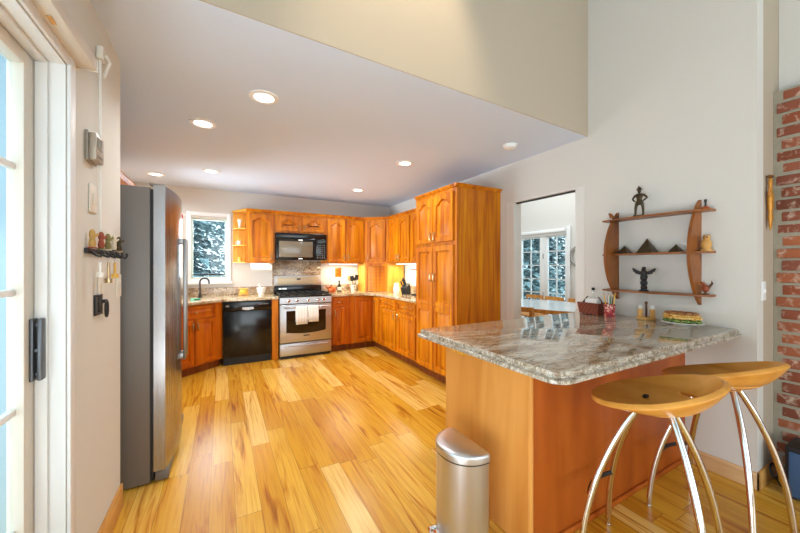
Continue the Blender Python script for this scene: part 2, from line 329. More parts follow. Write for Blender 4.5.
# ------------------------------------------------------------------ mesh helpers
class MB:
    def __init__(s): s.v = []; s.f = []; s.m = []
    def add(s, vs, fs, mi=0):
        k = len(s.v); s.v += [tuple(v) for v in vs]; s.f += [tuple(i + k for i in f) for f in fs]; s.m += [mi] * len(fs); return s
    def box(s, x0, x1, y0, y1, z0, z1, bev=0.0, mi=0, mat=None):
        if bev <= 0:
            vs = [(x, y, z) for z in (z0, z1) for y in (y0, y1) for x in (x0, x1)]
            fs = [(0, 2, 3, 1), (4, 5, 7, 6), (0, 1, 5, 4), (2, 6, 7, 3), (0, 4, 6, 2), (1, 3, 7, 5)]
        else:
            bm = bmesh.new(); bmesh.ops.create_cube(bm, size=1)
            for v in bm.verts: v.co = Vector(((x0 + x1) / 2 + v.co.x * (x1 - x0), (y0 + y1) / 2 + v.co.y * (y1 - y0), (z0 + z1) / 2 + v.co.z * (z1 - z0)))
            bmesh.ops.bevel(bm, geom=bm.edges[:], offset=bev, segments=2, profile=0.5, affect='EDGES')
            bm.verts.index_update()
            vs = [v.co.copy() for v in bm.verts]; fs = [[v.index for v in f.verts] for f in bm.faces]; bm.free()
        if mat: vs = [mat @ Vector(v) for v in vs]
        return s.add(vs, fs, mi)
    def rings(s, rings, cap0=True, cap1=True, mi=0):
        n = len(rings[0]); vs = [p for r in rings for p in r]; fs = []
        for k in range(len(rings) - 1):
            for i in range(n):
                j = (i + 1) % n
                fs.append((k * n + i, k * n + j, (k + 1) * n + j, (k + 1) * n + i))
        if cap0: fs.append(tuple(reversed(range(n))))
        if cap1: fs.append(tuple((len(rings) - 1) * n + i for i in range(n)))
        return s.add(vs, fs, mi)
    def lathe(s, prof, c=(0, 0, 0), n=20, mi=0, sx=1, sy=1, cap0=True, cap1=True):
        rs = [[(c[0] + r * cos(2 * pi * i / n) * sx, c[1] + r * sin(2 * pi * i / n) * sy, c[2] + z) for i in range(n)] for r, z in prof]
        return s.rings(rs, cap0, cap1, mi)
    def tube(s, pts, r, n=8, mi=0, closed=False):
        P = [Vector(p) for p in pts]; rr = r if isinstance(r, (list, tuple)) else [r] * len(P)
        rs = []; up = Vector((0, 0, 1)); prev = None
        for i, p in enumerate(P):
            a = P[i - 1] if i > 0 else (P[-1] if closed else p); b = P[(i + 1) % len(P)] if (i < len(P) - 1 or closed) else p
            t = (b - a).normalized()
            if prev is None:
                u = t.cross(up)
                if u.length < 1e-3: u = t.cross(Vector((1, 0, 0)))
            else:
                u = prev - t * prev.dot(t)
            u.normalize(); w = t.cross(u); prev = u
            rs.append([p + (u * cos(2 * pi * k / n) + w * sin(2 * pi * k / n)) * rr[i] for k in range(n)])
        if closed:
            rs.append(rs[0]); return s.rings(rs, False, False, mi)
        return s.rings(rs, True, True, mi)
    def sphere(s, c, rx, ry=None, rz=None, n=14, mi=0):
        ry = ry or rx; rz = rz or rx; h = n // 2
        prof = [(max(sin(pi * k / h), 0.002), -cos(pi * k / h)) for k in range(h + 1)]
        rs = [[(c[0] + r * cos(2 * pi * i / n) * rx, c[1] + r * sin(2 * pi * i / n) * ry, c[2] + z * rz) for i in range(n)] for r, z in prof]
        return s.rings(rs, True, True, mi)
    def prism(s, poly, z0, z1, mi=0):
        return s.rings([[(x, y, z0) for x, y in poly], [(x, y, z1) for x, y in poly]], True, True, mi)
    def prism_axis(s, poly, a0, a1, axis, mi=0):
        if axis == 'x': r = lambda a: [(a, p, q) for p, q in poly]
        else: r = lambda a: [(p, a, q) for p, q in poly]
        return s.rings([r(a0), r(a1)], True, True, mi)
    def build(s, name, mats, parent=None, loc=(0, 0, 0), rot=(0, 0, 0), smooth=True, angle=38):
        me = bpy.data.meshes.new(name); me.from_pydata(s.v, [], s.f)
        if not isinstance(mats, (list, tuple)): mats = [mats]
        for m in mats: me.materials.append(m)
        me.polygons.foreach_set('material_index', s.m)
        bm = bmesh.new(); bm.from_mesh(me); bmesh.ops.recalc_face_normals(bm, faces=bm.faces); bm.to_mesh(me); bm.free()
        if smooth:
            me.polygons.foreach_set('use_smooth', [True] * len(me.polygons)); me.set_sharp_from_angle(angle=R(angle))
        me.update()
        o = bpy.data.objects.new(name, me); COL.objects.link(o); o.location = loc; o.rotation_euler = rot
        if parent: o.parent = parent
        return o
def tag(o, label, cat, group=None, kind=None):
    o['label'] = label; o['category'] = cat
    if group: o['group'] = group
    if kind: o['kind'] = kind
    return o
def thing(name, label, cat, loc=(0, 0, 0), rz=0.0, group=None):
    o = bpy.data.objects.new(name, None); COL.objects.link(o); o.empty_display_size = 0.05
    o.location = loc; o.rotation_euler = (0, 0, rz)
    return tag(o, label, cat, group)
def struct(o, label=None, cat=None):
    o['kind'] = 'structure'
    if label: o['label'] = label
    if cat: o['category'] = cat
    return o
def copy_tree(o, parent=None):
    c = o.copy(); COL.objects.link(c); c.parent = parent
    for ch in [x for x in bpy.data.objects if x.parent == o]: copy_tree(ch, c)
    return c
def bez(p0, p1, p2, n=12):
    p0, p1, p2 = Vector(p0), Vector(p1), Vector(p2)
    return [p0 * (1 - t) ** 2 + p1 * 2 * t * (1 - t) + p2 * t * t for t in [i / n for i in range(n + 1)]]
def B(*a, **k): return MB().box(*a, **k)

# ================================================================== SETTING
CEIL = 2.5; XR = 2.84; YB = 5.6; XL = -0.5; YE = 2.35; TOP = 4.4
struct(B(-1.3, 6.0, -4.2, 6.6, -0.05, 0.0).build('floor', M_FLOOR, smooth=False), 'honey hickory plank floor with dark streaks', 'floor')
# left wall: patio door opening Y -0.9..1.664, z 0..2.09
YD0, YD1, ZD = -0.9, 1.63, 2.09
wl = MB().box(-0.62, XL, YD1, YE, 0, CEIL).box(-0.62, XL, -4.0, YD1, ZD, CEIL).box(-0.62, XL, -4.0, YD0, 0, ZD)
wl.box(-0.62, XL, -4.0, 1.645, CEIL, TOP)
wl.box(-1.3, -0.62, 2.25, YE, 0, CEIL)
struct(wl.build('wall_left', M_LEFTP, smooth=False), 'beige wall beside the glass patio door', 'wall')
struct(B(-1.3, -1.15, YE, YB + 0.15, 0, CEIL).build('wall_kitchen_left', M_WALL, smooth=False), 'kitchen wall behind the refrigerator', 'wall')
WX0, WX1, WZ0, WZ1 = -0.40, 0.068, 1.165, 2.065
wb = MB().box(-1.15, WX0, YB, YB + 0.15, 0, CEIL).box(WX1, XR + 0.11, YB, YB + 0.15, 0, CEIL)
wb.box(WX0, WX1, YB, YB + 0.15, 0, WZ0).box(WX0, WX1, YB, YB + 0.15, WZ1, CEIL)
struct(wb.build('wall_back', M_WALL, smooth=False), 'white kitchen wall behind the range', 'wall')
DY0, DY1, DZ = 1.826, 2.568, 2.07
wr = MB().box(XR, XR + 0.11, 0.687, DY0, 0, TOP).box(XR, XR + 0.11, DY1, YB, 0, TOP).box(XR, XR + 0.11, DY0, DY1, DZ, TOP)
struct(wr.build('wall_right', M_WALL, smooth=False), 'white wall with doorway and hanging shelf', 'wall')
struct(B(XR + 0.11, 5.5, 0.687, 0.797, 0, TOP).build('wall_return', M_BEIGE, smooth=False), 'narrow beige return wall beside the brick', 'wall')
struct(B(3.25, 3.35, -4.0, 0.686, 2.48, TOP).build('wall_upper_right', M_WALL, smooth=False), 'white wall above the brick', 'wall')
# kitchen ceiling + header (header runs very slightly askew)
def yh(x): return 1.643 + (x + 0.095) * (1.723 - 1.643) / (2.84 + 0.095)
cl = MB().prism([(-1.3, yh(-1.3) + .006), (XR - 0.0005, yh(XR) + .006), (XR - 0.0005, YB), (-1.3, YB)], CEIL, CEIL + 0.08)
struct(cl.build('ceiling', M_CEIL, smooth=False), 'flat lower kitchen ceiling with light texture', 'ceiling')
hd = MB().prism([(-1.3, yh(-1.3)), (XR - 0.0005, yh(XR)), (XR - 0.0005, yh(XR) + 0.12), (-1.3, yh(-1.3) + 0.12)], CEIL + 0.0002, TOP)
struct(hd.build('wall_header', M_BEIGE, smooth=False), 'wall rising above the kitchen ceiling edge, beige lamplight in its colour', 'wall')
struct(B(-0.65, 3.35, -4.0, 1.8, TOP, TOP + 0.1).build('ceiling_living', M_CEIL, smooth=False))
# living room rear wall with one wide window opening (behind the camera)
rw = MB().box(-0.65, 3.35, -4.2, -4.0, 0, 0.4).box(-0.65, 3.35, -4.2, -4.0, 3.6, TOP)
rw.box(-0.65, -0.4, -4.2, -4.0, 0.4, 3.6).box(3.1, 3.35, -4.2, -4.0, 0.4, 3.6)
for x in (0.75, 1.92): rw.box(x, x + 0.08, -4.2, -4.0, 0.4, 3.6)
struct(rw.build('wall_rear', M_WALL, smooth=False))
# brick fireplace wall: real bricks
bk = MB()   # running bond
course, bl = 0.0775, 0.205
z = 0.0; k = 0
while z < 2.46:
    y = 0.672 - (0.0 if k % 2 == 0 else bl / 2 + 0.02)
    if k % 2: ys = [(0.65, 0.672 - bl / 2 - 0.008)]
    else: ys = []
    while y > -1.3:
        ys.append((y, y - bl + 0.012)); y -= bl
    for a, b_ in ys:
        j = random.uniform(-0.005, 0.005)
        bk.box(3.135 + j, 3.20, b_ + 0.008 + random.uniform(-.003, .003), a + random.uniform(-.002, .002), z + random.uniform(.006, .010), z + course - random.uniform(.006, .010), bev=0.007)
    z += course; k += 1
nb = len(bk.f)
bk.box(3.141, 3.34, -1.32, 0.6862, 0, 2.479, mi=1)
struct(bk.build('wall_brick', [M_BRICK, M_MORTAR]), 'old red brick fireplace wall', 'wall')
# dining room shell
DX = 5.5; GY0, GY1, GZ0, GZ1 = 3.72, 4.80, 0.25, 1.96
wd = MB().box(DX, DX + 0.12, 0.797, GY0, 0, 3.4).box(DX, DX + 0.12, GY1, 6.4, 0, 3.4).box(DX, DX + 0.12, GY0, GY1, 0, GZ0).box(DX, DX + 0.12, GY0, GY1, GZ1, 3.4)
struct(wd.build('wall_dining_window', M_WALL, smooth=False), 'white dining room wall with window', 'wall')
struct(B(XR + 0.11, DX, 6.3, 6.4, 0, 3.4).build('wall_dining_back', M_WALL, smooth=False))
struct(B(XR + 0.11, DX + 0.12, 0.687, 6.4, 3.4, 3.5).build('ceiling_dining', M_CEIL, smooth=False))

# baseboards
struct(B(XL, XL + 0.014, 1.682, YE, 0, 0.135, bev=0.004).build('baseboard_left', M_OAK))
struct(B(XR - 0.015, XR - 0.0005, 0.672, 1.0, 0.0005, 0.105, bev=0.003).build('baseboard_right', M_OAKP))
struct(B(XR - 0.015, 3.13, 0.672, 0.6865, 0.0005, 0.105, bev=0.003).build('baseboard_return', M_OAK))
# doorway jamb liner and casings
tr = MB().box(XR - 0.003, XR - 0.0005, DY0 - 0.075, DY0, 0.96, DZ).box(XR - 0.003, XR - 0.0005, DY1, DY1 + 0.09, 0, DZ)
tr.box(XR - 0.003, XR + 0.114, DY1 - 0.012, DY1, 0, DZ).box(XR - 0.003, XR + 0.114, DY0, DY0 + 0.012, 0, DZ).box(XR - 0.003, XR + 0.114, DY0, DY1, DZ - 0.012, DZ)
struct(tr.build('trim_1', plain('doorway_trim', (224, 221, 214), .5, var=.01), smooth=False), 'white casing of the dining room doorway', 'trim')
struct(B(XR + 0.03, XR + 0.07, DY0 + 0.014, DY1 - 0.014, DZ - 0.022, DZ - 0.0125).build('trim_2', M_BLACKM, smooth=False), 'dark door track in the top of the doorway', 'trim')

# ---- patio door
d1 = thing('door_1', 'white sliding glass patio door with grid bars', 'door', (0, 0, 0)); d1['kind'] = 'structure'
cs = MB().box(XL, XL + 0.012, YD1, YD1 + 0.05, 0, ZD + 0.05, bev=0.003).box(XL, XL + 0.012, YD0, YD1, ZD, ZD + 0.05, bev=0.003)
cs.box(-0.60, XL, YD1 - 0.006, YD1 - 0.0005, 0, ZD).box(-0.60, XL, YD0, YD1 - 0.006, ZD - 0.006, ZD - 0.0005)
cs.box(-0.576, -0.543, YD1 - 0.02, YD1 - 0.006, 0, ZD - 0.006, bev=0.003).box(-0.576, -0.543, YD0, YD1 - 0.02, ZD - 0.02, ZD - 0.006, bev=0.003)
cs.build('casing', plain('white_door_casing', (228, 227, 224), .45, var=.01), d1)
st = MB()
Y1 = YD1 - 0.004
st.box(-0.619, -0.577, Y1 - 0.078, Y1, 0.02, ZD - 0.008, bev=0.004).box(-0.619, -0.577, 0.42, 0.50, 0.02, ZD - 0.008, bev=0.004)
st.box(-0.619, -0.577, 0.50, Y1 - 0.078, ZD - 0.065, ZD - 0.008, bev=0.004).box(-0.648, -0.60, 0.50, Y1 - 0.078, 0.02, 0.16, bev=0.004)
st.build('panel_frame', M_CREAM, d1)
mt = MB()
for zz in (0.47, 0.868, 1.263, 1.68): mt.box(-0.618, -0.596, 0.50, Y1 - 0.078, zz - 0.011, zz + 0.011, bev=0.004)
for yy in (0.87, 1.24): mt.box(-0.618, -0.596, yy - 0.011, yy + 0.011, 0.16, ZD - 0.065, bev=0.004)
mt.build('grid_bars', M_TRIM, d1)
B(-0.609, -0.605, 0.50, Y1 - 0.078, 0.16, ZD - 0.065).build('glass', M_GLASS, d1, smooth=False)
f2 = MB().box(-0.70, -0.655, -0.85, -0.78, 0.02, ZD - 0.008, bev=0.004).box(-0.70, -0.655, 0.40, 0.47, 0.02, ZD - 0.008, bev=0.004)
f2.box(-0.70, -0.655, -0.78, 0.40, ZD - 0.065, ZD - 0.008).box(-0.70, -0.655, -0.78, 0.40, 0.02, 0.16)
f2.build('fixed_panel_frame', M_CREAM, d1)
hn = MB().box(-0.5765, -0.566, 1.575, 1.615, 0.955, 1.17, bev=0.003)
hn.box(-0.566, -0.552, 1.585, 1.597, 0.97, 0.985, bev=0.003).box(-0.566, -0.552, 1.585, 1.597, 1.14, 1.155, bev=0.003).box(-0.566, -0.557, 1.585, 1.597, 1.055, 1.065)
hn.box(-0.560, -0.546, 1.580, 1.612, 0.955, 1.17, bev=0.005)
hn.build('handle', plain('dark_steel_handle', (92, 94, 98), 0.35, metal=0.6), d1)['label'] = 'dark metal pull handle'

# ---- kitchen window
w1 = thing('window_1', 'white framed kitchen window looking onto pale evergreens', 'window', (0, 0, 0)); w1['kind'] = 'structure'
fr = MB()
def frame_xz(mb, x0, x1, z0, z1, w, y0, y1, bev=0.004):
    mb.box(x0, x0 + w, y0, y1, z0, z1, bev=bev); mb.box(x1 - w, x1, y0, y1, z0, z1, bev=bev)
    mb.box(x0 + w, x1 - w, y0, y1, z0, z0 + w, bev=bev); mb.box(x0 + w, x1 - w, y0, y1, z1 - w, z1, bev=bev)
frame_xz(fr, WX0 - 0.05, WX1 + 0.05, WZ0 - 0.05, WZ1 + 0.085, 0.055, YB - 0.018, YB - 0.0005)
fr.build('casing', M_TRIM, w1)
B(WX0 - 0.07, WX1 + 0.07, YB - 0.07, YB - 0.0005, WZ0 - 0.075, WZ0 - 0.045, bev=0.006).build('sill', M_TRIM, w1)
sh = MB(); frame_xz(sh, WX0, WX1, WZ0, WZ1, 0.028, YB + 0.03, YB + 0.07)
sh.build('sash', plain('pale_green_sash', (206, 220, 206), 0.4), w1)
br = MB().box(WX0 + 0.03, WX1 - 0.03, YB + 0.012, YB + 0.028, WZ0 + 0.055, WZ0 + 0.072)
br.build('screen_bar', M_BLACKM, w1)
B(WX0 + 0.028, WX1 - 0.028, YB + 0.048, YB + 0.052, WZ0 + 0.028, WZ1 - 0.028).build('glass', M_GLASS, w1, smooth=False)

# ---- dining window (pair of gridded casements)
w2 = thing('window_2', 'white gridded dining room window pair looking onto evergreens', 'window', (0, 0, 0)); w2['kind'] = 'structure'
def frame_yz(mb, y0, y1, z0, z1, w, x0, x1, bev=0.004):
    mb.box(x0, x1, y0, y0 + w, z0, z1, bev=bev); mb.box(x0, x1, y1 - w, y1, z0, z1, bev=bev)
    mb.box(x0, x1, y0 + w, y1 - w, z0, z0 + w, bev=bev); mb.box(x0, x1, y0 + w, y1 - w, z1 - w, z1, bev=bev)
c2 = MB(); frame_yz(c2, GY0 - 0.07, GY1 + 0.07, GZ0 - 0.07, GZ1 + 0.05, 0.07, DX - 0.02, DX - 0.0005)
c2.box(DX - 0.04, DX - 0.0005, GY0 - 0.08, GY0 - 0.02, GZ0, GZ1 + 0.13).box(DX - 0.06, DX - 0.0005, GY0, GY1 + 0.1, GZ1 + 0.03, GZ1 + 0.09, bev=0.01)
c2.build('casing', M_TRIM, w2)
YM = 4.22
for a, b_ in ((GY0, YM - 0.04), (YM + 0.04, GY1)):
    s2 = MB(); frame_yz(s2, a, b_, GZ0, GZ1, 0.05, DX + 0.01, DX + 0.05)
    sash = s2.build('sash', M_TRIM, w2)
    mu = MB(); mid = (a + b_) / 2
    mu.box(DX + 0.02, DX + 0.04, mid - 0.008, mid + 0.008, GZ0 + 0.05, GZ1 - 0.05)
    for i in range(1, 6):
        zz = GZ0 + 0.05 + (GZ1 - GZ0 - 0.1) * i / 6; mu.box(DX + 0.02, DX + 0.04, a + 0.05, b_ - 0.05, zz - 0.008, zz + 0.008)
    mu.build('grid_bars', M_TRIM, sash)
    B(DX + 0.028, DX + 0.032, a + 0.05, b_ - 0.05, GZ0 + 0.05, GZ1 - 0.05).build('glass', M_GLASS, sash, smooth=False)
B(DX, DX + 0.06, YM - 0.04, YM + 0.04, GZ0, GZ1).build('mullion', M_TRIM, w2)
MB().box(DX - 0.012, DX, YM - 0.006, YM + 0.006, 1.5, 1.6, bev=0.003).box(DX - 0.012, DX, YM - 0.006, YM + 0.006, 0.75, 0.85, bev=0.003).build('latch', M_GREYP, w2)

# ---- outdoors
es_ = MB()
es_.box(-1.75, -0.622, 2.232, 2.249, 0, 2.5)
struct(es_.build('wall_exterior', plain('pale_blue_siding', (160, 186, 200), 0.7, var=0.03), smooth=False), 'pale blue exterior siding outside the patio door', 'wall')
struct(B(-30, 40, -30, 40, -0.6, -0.4).build('ground', M_SNOW, smooth=False), 'pale ground outside the windows', 'ground')
def spruce(x, y, h, r, label, seed):
    rd = random.Random(seed)
    t = thing('spruce_tree', label, 'tree', (x, y, -0.4), 0, 'evergreens outside the windows')
    MB().tube([(0, 0, 0), (0, 0, h)], [0.14, 0.02], 8).build('trunk', M_BARK, t)
    f = MB(); tiers = int(h / 0.17)
    for i in range(tiers):
        z0 = 0.5 + (h - 0.6) * i / tiers; rr = r * (1 - i / tiers) ** 0.8 + 0.12
        for k in range(24):
            a = rd.uniform(0, 2 * pi); L_ = rr * rd.uniform(0.75, 1.1); dz = -0.25 * L_
            d = Vector((cos(a), sin(a), 0)); sdir = Vector((-sin(a), cos(a), 0))
            zb = z0 + rd.uniform(-0.35, 0.35); dz = -L_ * rd.uniform(0.0, 0.5)
            for q in range(8):
                t0 = (q + 0.35) / 8; p = d * L_ * t0 + Vector((0, 0, zb + dz * t0 * t0 * 1.2)); w = 0.15 * (1 - t0 * 0.6) * rd.uniform(.7, 1.2)
                for sg in (-1, 1):
                    tip = p + sdir * sg * w + d * w * 0.5 + Vector((0, 0, -0.10 * rd.random()))
                    m_ = d * 0.06
                    f.add([p - m_, p + m_, tip + m_ * .3 + Vector((0, 0, .02)), tip - m_ * .5], [(0, 1, 2, 3)])
            e = d * L_ + Vector((0, 0, zb + dz))
            f.add([d * L_ * .8 + sdir * .12 + Vector((0, 0, zb + dz * .7)), d * L_ * .8 - sdir * .12 + Vector((0, 0, zb + dz * .7)), e], [(0, 1, 2)])
    f.build('foliage', M_FOLI, t, smooth=False)
spruce(-1.0, 10.6, 7.5, 2.3, 'pale blue-green spruce filling the left of the kitchen window', 1)
spruce(2.3, 13.6, 8.0, 2.0, 'pale blue-green spruce on the right behind the kitchen window', 2)
spruce(9.0, 8.0, 6.5, 1.5, 'blue-green spruce seen in the left dining window casement', 3)
spruce(12.6, 9.3, 7.0, 2.0, 'taller spruce farther back behind the dining windows', 4)
spruce(11.3, 5.2, 6.4, 1.5, 'blue-green spruce seen in the right dining window casement', 5)

# ================================================================== CABINETRY
def arch_shape(t):
    t = abs(t)
    return (1 - (t / 0.72) ** 2) ** 0.9 if t < 0.72 else 0.0
def door_ring(x0, x1, z0, z1, y, arch, n=20):
    pts = [(x0, y, z0), (x1, y, z0)]
    for i in range(n + 1):
        t = 1 - 2 * i / n
        pts.append(((x0 + x1) / 2 + t * (x1 - x0) / 2, y, z1 - arch + arch * arch_shape(t)))
    return pts
def door_mesh(x0, x1, z0, z1, arch=0.0, fr=0.055, t=0.023, ytop=None):
    fr = min(fr, (x1 - x0) * 0.24, (z1 - z0) * 0.28); g = min(0.03, (x1 - x0) * 0.1)
    rs = [door_ring(x0, x1, z0, z1, -0.0006, 0), door_ring(x0, x1, z0, z1, -t + 0.004, 0), door_ring(x0 + .004, x1 - .004, z0 + .004, z1 - .004, -t, 0)]
    rs.append(door_ring(x0 + fr, x1 - fr, z0 + fr, z1 - fr, -t, arch))
    d = 0.006; rs.append(door_ring(x0 + fr + d, x1 - fr - d, z0 + fr + d, z1 - fr - d, -t + 0.018, arch))
    d = 0.016; rs.append(door_ring(x0 + fr + d, x1 - fr - d, z0 + fr + d, z1 - fr - d, -t + 0.018, arch))
    d = 0.018 + g; rs.append(door_ring(x0 + fr + d, x1 - fr - d, z0 + fr + d, z1 - fr - d, -t + 0.002, arch * 0.9))
    return MB().rings(rs, True, True)
def pull(x, z, y=-0.023, L_=0.095):
    pts = [(x, y + 0.001, z - L_ / 2), (x, y - 0.018, z - L_ / 2 + 0.012), (x, y - 0.024, z), (x, y - 0.018, z + L_ / 2 - 0.012), (x, y + 0.001, z + L_ / 2)]
    return MB().tube(pts, 0.007, 8)
def add_door(par, x0, x1, z0, z1, arch=0.0, side=None, hz=None, m=None, mid=None):
    m = m or M_CAB
    if mid:
        # two stacked panels in one door
        mb = door_mesh(x0, x1, z0, mid, 0); b2 = door_mesh(x0, x1, mid, z1, arch); mb.add(b2.v, b2.f)
    else: mb = door_mesh(x0, x1, z0, z1, arch)
    d = mb.build('door', m, par)
    if side: pull(x0 + 0.028 if side == 'l' else x1 - 0.028, hz).build('handle', M_NICKEL, d)
    return d
def add_drawer(par, x0, x1, z0, z1, m=None):
    m = m or M_CAB
    d = door_mesh(x0, x1, z0, z1, 0, fr=0.028).build('drawer', m, par)
    MB().lathe([(0.005, 0), (0.005, 0.012), (0.013, 0.018), (0.012, 0.026), (0.004, 0.029)], n=12).build('knob', M_NICKEL, d, loc=((x0 + x1) / 2, -0.016, (z0 + z1) / 2), rot=(pi / 2, 0, 0))
    return d
def crown(w, d0=0.012):
    # cove at the cabinet top, local x 0..w, front overhang
    return [(0.02, 0), (-0.004, 0), (-0.012, 0.012), (-0.028, 0.026), (-0.030, 0.036), (0.02, 0.036)]
def upper_cab(label, loc, rz, w, z0, z1, depth, doors, m=None, group='wall cabinets with arched doors', hz=None, arch=0.045, body=None):
    m = m or M_CAB
    t = thing('wall_cabinet', label, 'cabinet', loc, rz, group)
    bb = MB().box(0, w, 0, depth, z0, z1) if body is None else body
    bb.build('body', m, t, smooth=False)
    for (a, b_, sd) in doors:
        add_door(t, a, b_, z0 + 0.025, z1 - 0.03, arch, sd, (z0 + 0.10) if hz is None else hz, m)
    cm = MB().prism_axis([(y, z1 + 0.0003 + q) for y, q in crown(w)], 0.0, w, 'x')
    cm.build('crown', m, t)
    return t
ZU0, ZU1 = 1.405, 2.165; YU = 5.27; UD = YB - YU - 0.002
# open end shelf left of the first wall cabinet (quarter-round shelves)
es = thing('open_end_shelf', 'open quarter-round end shelf of pale wood beside the kitchen window', 'shelf', (0.312, YU, 0), 0)
def qshelf(w, d, z0, z1, bulge=True):
    poly = [(0, d), (0, 0.012)] + [(-w * sin(a), d - (d - 0.012) * cos(a)) for a in [pi / 2 * i / 10 for i in range(1, 11)]]
    poly = [(-0.001 + x, y) for x, y in poly]
    return MB().prism(poly, z0, z1)
MB().box(-0.165, -0.001, UD - 0.012, UD, ZU0 + 0.012, ZU1 - 0.0, ).build('back_panel', M_CABI, es, smooth=False)
for zz in (ZU0, 1.655, 1.905, ZU1 - 0.002): qshelf(0.165, UD - 0.0125, zz, zz + 0.014).build('shelf_board', M_CABI, es)
MB().prism([(-0.185, UD - 0.015), (-0.001, -0.02), (-0.001, UD - 0.013)], ZU1 + 0.013, ZU1 + 0.035).build('crown', M_CABI, es)
upper_cab('single-door wall cabinet between the open end shelf and the microwave', (0.312, YU, 0), 0, 0.398, ZU0, ZU1, UD, [(0.028, 0.372, 'r')])
# over microwave
upper_cab('short two-door wall cabinet above the microwave', (0.7115, YU, 0), 0, 0.786, 1.872, ZU1, UD, [(0.03, 0.375, 'r'), (0.412, 0.756, 'l')], hz=1.95, arch=0.05)
upper_cab('tall two-door wall cabinet right of the microwave', (1.499, YU, 0), 0, 0.672, ZU0, ZU1, UD, [(0.02, 0.325, 'r'), (0.347, 0.652, 'l')])
# diagonal corner cabinet
ang = math.atan2(-0.28, 0.34); cw = math.hypot(0.34, 0.28)
ca, sa = cos(-ang), sin(-ang)
def loc2(px, py, ox, oy, a):   # world -> local of a thing at (ox,oy) rotated a
    dx, dy = px - ox, py - oy; return (dx * cos(a) + dy * sin(a), -dx * sin(a) + dy * cos(a))
OX, OY = 2.1725, 5.27
poly = [loc2(px, py, OX, OY, ang) for px, py in [(OX, OY), (2.512, 4.99), (XR - .002, 4.99), (XR - .002, YB - .002), (OX, YB - .002)]]
upper_cab('diagonal single-door wall cabinet in the kitchen corner', (OX, OY, 0), ang, cw, ZU0, ZU1, 0.3, [(0.055, cw - 0.055, 'l')], body=MB().prism(poly, ZU0, ZU1))
# appliance garage beneath it
ag = thing('appliance_garage', 'diagonal corner appliance garage with a slatted wooden roll door', 'cabinet', (OX, OY, 0.9165), ang)
GH = ZU0 - 0.9165 - 0.001
gp = MB().prism([loc2(px, py, OX, OY, ang) for px, py in [(OX, OY), (OX + 0.018, OY - 0.0148), (OX + 0.018, YB - .03), (OX, YB - .03)]], 0, GH)
gp.build('side_panel', M_CABI, ag, smooth=False)
gp = MB().prism([loc2(px, py, OX, OY, ang) for px, py in [(2.512, 4.99), (XR - .03, 4.99), (XR - .03, 5.008), (2.494, 5.005)]], 0, GH)
gp.build('side_panel', M_CABI, ag, smooth=False)
MB().box(0.02, 0.06, 0.002, 0.02, 0, GH).box(cw - 0.06, cw - 0.02, 0.002, 0.02, 0, GH).box(0.06, cw - 0.06, 0.002, 0.02, GH - 0.045, GH).build('face_frame', M_CAB, ag, smooth=False)
tb = MB(); ns = 18
for i in range(ns): tb.box(0.061, cw - 0.061, 0.010, 0.018, 0.002 + (GH - 0.05) * i / ns, 0.002 + (GH - 0.05) * (i + 0.93) / ns, bev=0.003)
tb.build('roll_door', M_CAB, ag)
# right run uppers (fronts face -X)
RA = -pi / 2; XU = 2.512
upper_cab('two-door wall cabinet on the right wall beside the diagonal corner', (XU, 4.988, 0), RA, 0.755, ZU0, ZU1, XR - XU - 0.002, [(0.03, 0.365, 'r'), (0.385, 0.725, 'l')])
upper_cab('narrower wall cabinet on the right wall against the tall pantry', (XU, 4.231, 0), RA, 0.645, ZU0, ZU1, XR - XU - 0.002, [(0.03, 0.315, 'r'), (0.335, 0.62, 'l')])
# left wall cabinet far behind the fridge
upper_cab('wall cabinet on the left wall showing behind the refrigerator top', (-0.82, 3.42, 0), pi / 2, 1.15, ZU0, ZU1, 0.328, [(0.02, 0.56, 'r'), (0.59, 1.13, 'l')])

def base_cab(label, loc, rz, w, depth, fronts, m=None, side_kick=0.055, zt=0.874, kick=True, body=None):
    m = m or M_CAB
    t = thing('base_cabinet', label, 'cabinet', loc, rz, 'base cabinets under the back counter')
    (body or MB().box(0, w, 0, depth, 0.105, zt)).build('body', m, t, smooth=False)
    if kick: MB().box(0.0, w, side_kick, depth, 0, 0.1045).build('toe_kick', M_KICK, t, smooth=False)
    for fr_ in fronts:
        if fr_[0] == 'drawer': add_drawer(t, *fr_[1:], m)
        else: add_door(t, fr_[1], fr_[2], fr_[3], fr_[4], 0.0, fr_[5], fr_[6], m)
    return t
# sink cabinet, diagonal in the left corner
SA = R(38.8); SW = 0.74
sx_, sy_ = 0.004 - SW * cos(SA), 5.0 - SW * sin(SA) + 0.012
base_cab('diagonal sink base cabinet with two doors under the window', (sx_, sy_, 0), SA, SW, 0.25,
         [('drawer', 0.06, SW - 0.10, 0.70, 0.85), ('door', 0.03, SW / 2 - 0.035, 0.13, 0.685, 'r', 0.60), ('door', SW / 2 - 0.025, SW - 0.10, 0.13, 0.685, 'l', 0.60)], M_CABD)
YF = 4.985
# panel between dishwasher and range
tag(B(0.629, 0.716, YF, YB - 0.004, 0, 0.873).build('filler_panel', M_CAB, smooth=False), 'narrow wooden panel between dishwasher and range', 'panel')
base_cab('narrow base cabinet with one drawer directly right of the range', (1.4985, YF, 0), 0, 0.36, YB - YF - 0.003,
         [('drawer', 0.03, 0.215, 0.715, 0.85), ('door', 0.03, 0.215, 0.13, 0.695, 'l', 0.62)], M_CABD)
XB = 2.222
